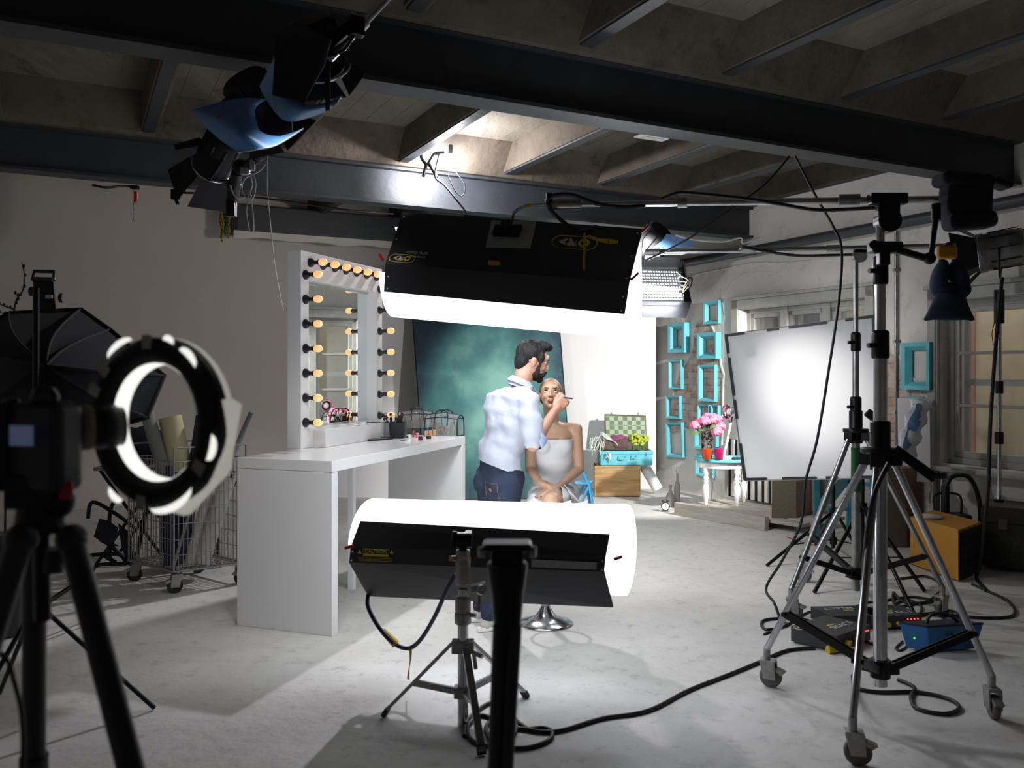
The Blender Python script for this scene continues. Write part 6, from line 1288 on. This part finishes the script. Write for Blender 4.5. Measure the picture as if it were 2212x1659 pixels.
def hand(wrist,d,pn,side,L=.185,curl=(.3,.4,.3),spread=.05,thumb=.6):
    """hand pieces: wrist point, direction d, palm normal pn, side=+1 thumb on the pn x d side"""
    d=V(d).normalized(); pn=(V(pn)-d*V(pn).dot(d)).normalized(); s=pn.cross(d)*side; out=[]
    pc=wrist+d*L*.27
    out.append(('c',wrist,wrist+d*.03,.025,.026)); 
    for k in (-.024,-.008,.010,.026): out.append(('c',wrist+d*.02+s*k*.7,wrist+d*L*.46+s*k,.017,.0125))
    for i,(k,ln) in enumerate(((.027,.39),(.009,.44),(-.009,.41),(-.026,.33))):
        p=wrist+d*L*.46+s*k; dir_=(d+s*k*spread*20*.25).normalized(); seg=L*ln/2.6; pts=[p]; n_=pn
        for c in curl:
            ax=s; q=Matrix.Rotation(-c*side if False else c*(-1 if (dir_.cross(pn)).dot(s)>0 else 1),3,s); 
            cand=[Matrix.Rotation(c,3,s)@dir_,Matrix.Rotation(-c,3,s)@dir_]; dir_=max(cand,key=lambda z:z.dot(pn)); pts.append(pts[-1]+dir_*seg); seg*=.82
        rr=(.0098,.0088,.0080,.0070); 
        for a,b,r0,r1 in zip(pts[:-1],pts[1:],rr,rr[1:]): out.append(('c',a,b,r0,r1))
        out.append(('tip',pts[-1],dir_))
    tb=wrist+d*L*.12+s*.024; t1=tb+(d*.6+s*thumb+pn*.25).normalized()*.042; t2=t1+(d*.85+s*.25*thumb+pn*.35).normalized()*.032; t3=t2+(d*.95+pn*.3).normalized()*.024
    out+= [('c',tb,t1,.015,.012),('c',t1,t2,.012,.0105),('c',t2,t3,.0105,.0085)]
    return [o for o in out if o[0]!='tip'],[o for o in out if o[0]=='tip']
# head builder: centre c, forward f, up u
def head_parts(c,f,u,w=1.0,jaw=.9,male=True):
    f=V(f).normalized(); u=(V(u)-f*V(u).dot(f)).normalized(); s=f.cross(u)  # s = to the person's right
    M=Matrix((s,f,u)).transposed(); q=lambda x,y,z: c+M@(V((x,y,z))*w)
    pr=[('e',q(0,-.012,.035),V((.073,.092,.078))*w,M),('e',q(0,.012,-.005),V((.064,.078,.085))*w,M),('e',q(0,.035,-.062),V((.046,.050,.042))*w*(1.06 if male else .95),M),('e',q(0,.068,-.085),V((.020,.018,.018))*w*(1.2 if male else 1),M),
        ('e',q(0,.076,.042),V((.045,.014,.02))*w,M),('e',q(-.030,.066,-.018),V((.020,.014,.018))*w,M),('e',q(.030,.066,-.018),V((.020,.014,.018))*w,M),
        ('c',q(0,.086,.022),q(0,.106,-.018),.0070*w,.0095*w),('e',q(-.011,.098,-.022),V((.008,.009,.007))*w,M),('e',q(.011,.098,-.022),V((.008,.009,.007))*w,M),
        ('e',q(0,.086,-.050),V((.024,.012,.014))*w,M),
        ('e',q(-.074,-.008,-.005),V((.008,.016,.030))*w,M),('e',q(.074,-.008,-.005),V((.008,.016,.030))*w,M),('e',q(-.081,-.014,.010),V((.006,.013,.016))*w,M),('e',q(.081,-.014,.010),V((.006,.013,.016))*w,M)]
    return pr,q,M
def face(c,f,u,par,w=1,gaze=V((0,0,0)),male=True,browm='brow'):
    pr,q,M=head_parts(c,f,u,w,male=male)
    for s in (-1,1):
        e=MB(); e.ball(q(s*.031,.0725-(.007 if male else 0),.012),V((.0135,.0125,.0085))*w,8,M); eo=e.build('eye','eye_white',par)
        i=MB(); i.ball(q(s*.031,.0725-(.007 if male else 0),.012)+M@(V((gaze.x,.0105,gaze.z))*w),V((.0055,.003,.0055))*w,6,M); i.build('iris','iris',eo)
        b=MB(); b.tube(catmull([q(s*.014,.090,.030),q(s*.032,.089,.036),q(s*.050,.074,.030)],5),[k*w*(1 if male else .6) for k in (.002,.0035,.0035,.003,.003,.0028,.0028,.002,.0015,.001,.001)],6); b.build('eyebrow',browm,par)
        b=MB(); b.tube(catmull([q(s*.016,.083,.013),q(s*.031,.0885,.0215),q(s*.047,.077,.014)],5),.0022*w,6); b.build('eyelid','brow',par)
    l=MB(); l.ball(q(0,.095,-.046),V((.020,.0065,.0042))*w,7,M); l.ball(q(0,.095,-.054),V((.019,.008,.006))*w,7,M); l.build('lips','lip',par)
# ---------------- the man
k5=lambda px,py,Y=5.36: P(px,py,Y)
FW=V((.78,.62,0)).normalized(); RT=V((.62,-.78,0))
mp_=thing('person',V((-.10,5.38,0)),'bearded dark-haired man in a pale blue shirt and jeans applying make-up, standing','person')
hipc=V((-.075,5.38,.96)); chest=V((-.02,5.37,1.32)); neck=V((.045,5.37,1.515)); hc=V((.128,5.385,1.665))
ang=math.atan2(RT.y,RT.x)
rs=chest+RT*.158+V((.02,0,.105)); ls=chest-RT*.135+V((-.005,0,.085))
rel=V((.125,5.10,1.165)); rwr=V((.262,5.225,1.362)); lel=V((-.10,5.60,1.16)); lwr=V((.10,5.66,1.25))
hf=V((.95,.22,-.28)); hu=V((.28,0,1))
hp,hq,hM=head_parts(hc,hf,hu,1.06)
hnd,tips=hand(rwr,V((.50,.10,.52)),V((.15,.9,.2)),-1,curl=(.75,.85,.5),thumb=.35)
lh,_=hand(lwr,V((.9,.1,.2)),V((0,0,-1)),1)
rk=V((-.07,5.34,.50)); lk=V((-.12,5.50,.50)); ra=V((-.14,5.30,.09)); la=V((-.20,5.50,.09))
rh_=hipc+RT*.09; lh_=hipc-RT*.09
body=blob('body',hp+hnd+lh+[('c',neck-V((0,0,.06)),hc+hM@V((0,-.03,-.06)),.062,.058),
   ('l',[(hipc-V((0,0,.04)),(.155,.105),ang),(hipc+V((0,0,.1)),(.15,.10),ang),(chest-V((0,0,.1)),(.16,.105),ang),(chest+V((0,0,.05)),(.18,.115),ang),(chest+V((0,0,.12)),(.13,.08),ang),(neck-V((0,0,.02)),(.06,.055),ang)]),
   ('c',rs,rel,.055,.042),('c',rel,rwr,.043,.026),('c',ls,lel,.055,.042),('c',lel,lwr,.043,.026),
   ('c',rh_,rk,.088,.058),('c',rk,ra,.056,.038),('c',lh_,lk,.088,.058),('c',lk,la,.056,.038),('c',ra,ra+FW*.12-V((0,0,.04)),.036,.03),('c',la,la+FW*.12-V((0,0,.04)),.036,.03)],'skin_man',mp_,voxel=.0055,smooth=5)
face(hc,hf,hu,body,1.06,V((0,0,-.004)),browm='hair_dark')
# hair and beard are shells over the head
hp2,_,_=head_parts(hc,hf,hu,1.06)
hair=blob('hair',[('e',hq(0,-.022,.045),V((.086,.098,.085)),hM),('e',hq(0,.045,.112),V((.058,.055,.030)),hM),('e',hq(.0,.070,.102),V((.042,.026,.022)),hM),('e',hq(0,-.065,-.015),V((.066,.045,.062)),hM),('e',hq(.066,.030,.035),V((.016,.024,.035)),hM),('e',hq(-.066,.030,.035),V((.016,.024,.035)),hM),('c',hq(.076,.026,.03),hq(.073,.032,-.02),.009,.006),('c',hq(-.076,.026,.03),hq(-.073,.032,-.02),.009,.006)],'hair_dark',mp_,voxel=.005,smooth=3,disp=lambda p:.006*noise.noise(V((p.x*60,p.y*60,p.z*18))))
def keep_h(p):
    l=hM.transposed()@(p-hc)
    return not (l.y>.055 and l.z<.075) 
cutmesh(hair,keep_h)
beard=blob('beard',[('e',hq(0,.036,-.068),V((.054,.058,.043)),hM),('e',hq(0,.074,-.090),V((.028,.022,.025)),hM),('c',hq(.070,.028,-.02),hq(.055,.035,-.065),.010,.020),('c',hq(-.070,.028,-.02),hq(-.055,.035,-.065),.010,.020),('c',hq(.022,.098,-.040),hq(-.022,.098,-.040),.006,.006),('c',hq(.026,.092,-.042),hq(.030,.080,-.065),.008,.012),('c',hq(-.026,.092,-.042),hq(-.030,.080,-.065),.008,.012)],'beard',mp_,voxel=.005,smooth=3,disp=lambda p:.002*noise.noise(p*120))
# shirt
def folds(p):
    z=p.z; return .016*noise.noise(V((p.x*6+z*6,p.y*6,z*15)))+.009*noise.noise(V((p.x*16+z*5,p.y*16,z*10)))
cuffend=rel.lerp(rwr,.16)
shirt=blob('shirt',[('l',[(hipc-V((.0,0,.025)),(.172,.128),ang),(hipc+V((.0,0,.03)),(.178,.132),ang),(hipc+V((.0,0,.14)),(.176,.128),ang),(chest-V((0,0,.08)),(.184,.130),ang),(chest+V((0,0,.05)),(.196,.132),ang),(chest+V((0,0,.135)),(.175,.105),ang),(neck+V((0,0,-.005)),(.082,.076),ang)]),('c',neck-V((0,0,.065)),rs,.072,.066),('c',neck-V((0,0,.065)),ls,.072,.062),
   ('c',rs,rel+V((0,0,.03)),.070,.062),('c',rel+V((0,0,.03)),cuffend,.062,.058),('c',ls,lel,.062,.056),('c',lel,lel.lerp(lwr,.2),.058,.052),('c',chest-RT*.02-FW*.055+V((0,0,-.02)),chest+V((0,0,.08))-FW*.03,.09,.08)],'shirt',mp_,voxel=.007,smooth=5,disp=folds)
slice_(shirt,(-.2,5.38,1.05),(-.34,.0,-1))
sd=shirt.modifiers.new('s','SOLIDIFY'); sd.thickness=.003
cp=rel.lerp(rwr,.10); cd=(rwr-rel).normalized(); Mc_=frame_from(cd); MB().lathe(cp,[(.052,-.02),(.060,-.012),(.062,.03),(.058,.042),(.046,.044)],18,Mc_,cap=False).build('rolled_cuff','shirt_in',mp_)
# collar
m=MB(); Mn=frame_from((hc-neck)+V((-.02,0,0))); rows=[]
for i in range(25):
    a=2*PI*i/24; rows.append([neck+V((0,0,-.02))+Mn@V((.074*math.cos(a),.074*math.sin(a),0)),neck+Mn@V((.068*math.cos(a),.068*math.sin(a),.04)),neck+Mn@V((.086*math.cos(a),.086*math.sin(a),.002))])
m.sheet(rows,.002); co_=m.build('collar','shirt',shirt)
m=MB(); tp=neck+FW*.055+RT*.045; m.prism([tp,tp+V((.015,-.03,-.005)),tp+V((.045,-.012,-.06)),tp+V((.02,.01,-.02))],V((.002,-.002,.002))); m.build('collar_point','shirt',shirt)
# jeans
def jfold(p): return .006*noise.noise(V((p.x*9,p.y*9,p.z*12)))
jeans=blob('jeans',[('l',[(hipc-V((0,0,.14)),(.155,.118),ang),(hipc-V((0,0,.06)),(.165,.125),ang),(hipc+V((0,0,.03)),(.158,.115),ang),(hipc+V((0,0,.14)),(.150,.110),ang)]),('e',hipc-FW*.055+RT*.07-V((0,0,.06)),V((.078,.075,.09))),('e',hipc-FW*.055-RT*.07-V((0,0,.06)),V((.085,.085,.09))),
   ('c',rh_-V((0,0,.02)),rk,.100,.075),('c',rk,ra+V((0,0,.01)),.074,.055),('c',lh_-V((0,0,.02)),lk,.100,.075),('c',lk,la+V((0,0,.01)),.074,.055)],'denim',mp_,voxel=.008,smooth=4,disp=jfold)
# pocket stitching follows the seat of the jeans
bk=-FW; 
def surf_pt(x,z):
    o=hipc+RT*x+V((0,0,z))-FW*.4; dirn=FW; loc=org(jeans); ok,p,n,i=jeans.ray_cast(o-loc,dirn); return (p+loc+n*.002) if ok else o+FW*.25
pk=[(.01,-.04),(.115,-.045),(.11,-.15),(.06,-.18),(.02,-.15)]
pts=[]; 
for i in range(5):
    a,b=pk[i],pk[(i+1)%5]
    for j in range(5): pts.append(surf_pt(a[0]+(b[0]-a[0])*j/5,a[1]+(b[1]-a[1])*j/5))
MB().tube(pts,.0012,4,closed=True).build('pocket_stitching','stitch',jeans)
MB().prism([surf_pt(.055,-.075),surf_pt(.078,-.075),surf_pt(.078,-.095),surf_pt(.055,-.095)],bk*.001).build('pocket_emblem','stitch',jeans)
for a,fd,nm in ((ra,FW,'r'),(la,FW,'l')):
    fd=V((.88,.47,0)); Ms=Matrix((V((fd.y,-fd.x,0)),fd,V((0,0,1)))).transposed(); b=a-V((0,0,a.z))
    sh=blob('sneaker',[('e',b+fd*.0+V((0,0,.055)),V((.042,.055,.045)),Ms),('e',b+fd*.09+V((0,0,.042)),V((.044,.085,.036)),Ms),('e',b+fd*.15+V((0,0,.034)),V((.043,.045,.028)),Ms),('e',b-fd*.02+V((0,0,.04)),V((.038,.045,.04)),Ms)],'off_white',mp_,voxel=.007,smooth=3)
    MB().prism([b+Ms@V((.047*math.cos(t)*(1 if math.sin(t)>0 else .86),.06+.145*math.sin(t),.004)) for t in [2*PI*i/24 for i in range(24)]],V((0,0,.024))).build('sole','white',sh,bevel=.004)
# brush in his hand
b0=P(1203,856,5.275); b1=P(1236,861,5.20); t=thing('makeup_brush',b0,'dark slim make-up brush held to the woman\'s cheek','brush')
MB().cone(b0,b1,.0035,.005,n=8).build('brush_handle','black',t); MB().cone(b0,b0+(b0-b1).normalized()*.02,.004,.002,n=8).build('bristles','brush_hair',t)
# ---------------- the woman
wp=thing('person',V((.24,5.45,.70)),'woman with slicked-back blond hair in a white strapless dress seated on the stool','person')
whc=V((.243,5.415,1.450)); wf=V((-.03,-1,.22)); wu=V((.02,.22,1)); wq_,q,wM=head_parts(whc,wf,wu,.95,male=False)
wn=V((.255,5.455,1.29)); wch=V((.262,5.455,1.16)); wa=V((.262,5.46,.96)); wpv=V((.265,5.47,.81))
wls=V((.262+.145,5.45,1.232)); wrs=V((.262-.145,5.45,1.232))
wle=V((.425,5.40,.985)); wre=V((.115,5.38,.985)); wlw=V((.265,5.16,.895)); wrw=V((.175,5.19,.925))
kn1=V((.235,5.03,.835)); kn2=V((.165,5.08,.765)); an1=V((.12,5.03,.42)); an2=V((.19,5.22,.38))
lh2,tp2=hand(wlw,V((-.8,-.42,-.12)),V((0,-.1,-1)),1,L=.165,curl=(.2,.3,.2)); rh2,tp3=hand(wrw,V((.72,-.60,-.12)),V((0,-.1,-1)),-1,L=.165,curl=(.25,.3,.2))
wb=blob('body',wq_+lh2+rh2+[('t',[wch+V((0,0,.04)),wn+V((0,0,0)),whc+wM@V((0,-.018,-.06))],(.056,.047,.048)),('c',wn-V((0,-.01,.045)),wls,.040,.042),('c',wn-V((0,-.01,.045)),wrs,.040,.042),
  ('l',[(wpv-V((0,0,.03)),(.145,.115),0),(wpv+V((0,0,.06)),(.14,.105),0),(wa,(.105,.08),0),(wa+V((0,0,.10)),(.118,.082),0),(wch,(.132,.088),0),(wch+V((0,0,.06)),(.135,.075),0),(wch+V((0,0,.10)),(.105,.058),0),(wn-V((0,0,.005)),(.045,.042),0)]),
  ('e',wch+V((-.062,-.060,-.02)),V((.052,.045,.052))),('e',wch+V((.062,-.060,-.02)),V((.052,.045,.052))),
  ('c',wls-V((.02,0,0)),wls,.046,.043),('c',wrs+V((.02,0,0)),wrs,.046,.043),('c',wls,wle,.040,.033),('c',wle,wlw,.033,.020),('c',wrs,wre,.040,.033),('c',wre,wrw,.033,.020),
  ('c',wpv+V((.07,0,0)),kn1,.082,.060),('c',kn1,an1,.052,.032),('c',wpv-V((.07,0,0)),kn2,.082,.056),('c',kn2,an2,.052,.032),('c',an1,an1+V((-.01,-.13,-.05)),.03,.022),('c',an2,an2+V((.0,-.12,-.05)),.03,.022),
  ('c',wch+V((-.03,-.055,.095)),wch+V((-.12,-.035,.105)),.008,.008),('c',wch+V((.03,-.055,.095)),wch+V((.12,-.035,.105)),.008,.008)],'skin_woman',wp,voxel=.005,smooth=5)
face(whc,wf,wu,wb,.95,V((.0,0,.005)),male=False)
nl=MB()
for _,p,d in tp2+tp3: nl.ball(p+d*.004+V((0,-.002,.004)),V((.005,.007,.003)),5)
nl.build('painted_nails','nail',wb)
wh=blob('hair',[('e',q(0,-.020,.030),V((.0755,.093,.087)),wM),('e',q(0,-.03,.0),V((.075,.078,.07)),wM),('e',q(0,-.12,.0),V((.035,.03,.035)),wM)],'hair_blond',wp,voxel=.0045,smooth=3)
def keep_w(p):
    l=wM.transposed()@(p-whc); x=l.x/.07
    hl=.088-.055*x*x      # hairline height at the front
    if l.y>-.01: return l.z>hl-.6*max(0,.05-l.y)
    return l.z>-.075
cutmesh(wh,keep_w)
def dfold(p): return (.004*noise.noise(V((p.x*10,p.y*10,p.z*45))) if p.z<1.06 else 0)
dr=blob('dress',[('l',[(wpv-V((0,0,.05)),(.158,.130),0),(wpv+V((0,0,.03)),(.158,.122),0),(wpv+V((0,0,.09)),(.138,.105),0),(wa,(.115,.092),0),(wa+V((0,0,.09)),(.126,.094),0),(wch-V((0,0,.01)),(.140,.100),0),(wch+V((0,0,.028)),(.141,.094),0)]),
   ('e',wch+V((-.062,-.060,-.025)),V((.060,.055,.058))),('e',wch+V((.062,-.060,-.025)),V((.060,.055,.058))),
   ('c',wpv+V((.07,0,-.005)),wpv.lerp(kn1,.78)+V((.02,0,0)),.100,.085),('c',wpv-V((.07,0,.005)),wpv.lerp(kn2,.85)+V((-.02,0,0)),.095,.085)],'dress',wp,voxel=.006,smooth=4,disp=dfold)
slice_(dr,(0,0,1.176),(0,0,1))
cutmesh(dr,lambda p: not (abs(p.x-.235)<.062 and p.y<5.18 and p.z>.86 and p.y<5.16))
md=dr.modifiers.new('s','SOLIDIFY'); md.thickness=.004
# gathered skirt hem at the side
rows=[]
for i in range(7):
    k=i/6; rows.append([V((.33+.14*k+.02*math.sin(j*1.9+i),5.05+.06*j,.90-.20*k-.02*math.sin(j*2.3))) for j in range(9)])
m=MB(); m.sheet(rows,.004); m.build('skirt_ruffle','dress',wp)
rows=[]
for i in range(5):
    rows.append([V((.30+.025*j+.02*math.sin(j*1.7+i*1.3),4.99+.01*i+.012*math.sin(j*2.1),.84-.05*i+.01*math.sin(j*1.5))) for j in range(7)])
m=MB(); m.sheet(rows,.004); m.build('skirt_ruffle','dress',wp)
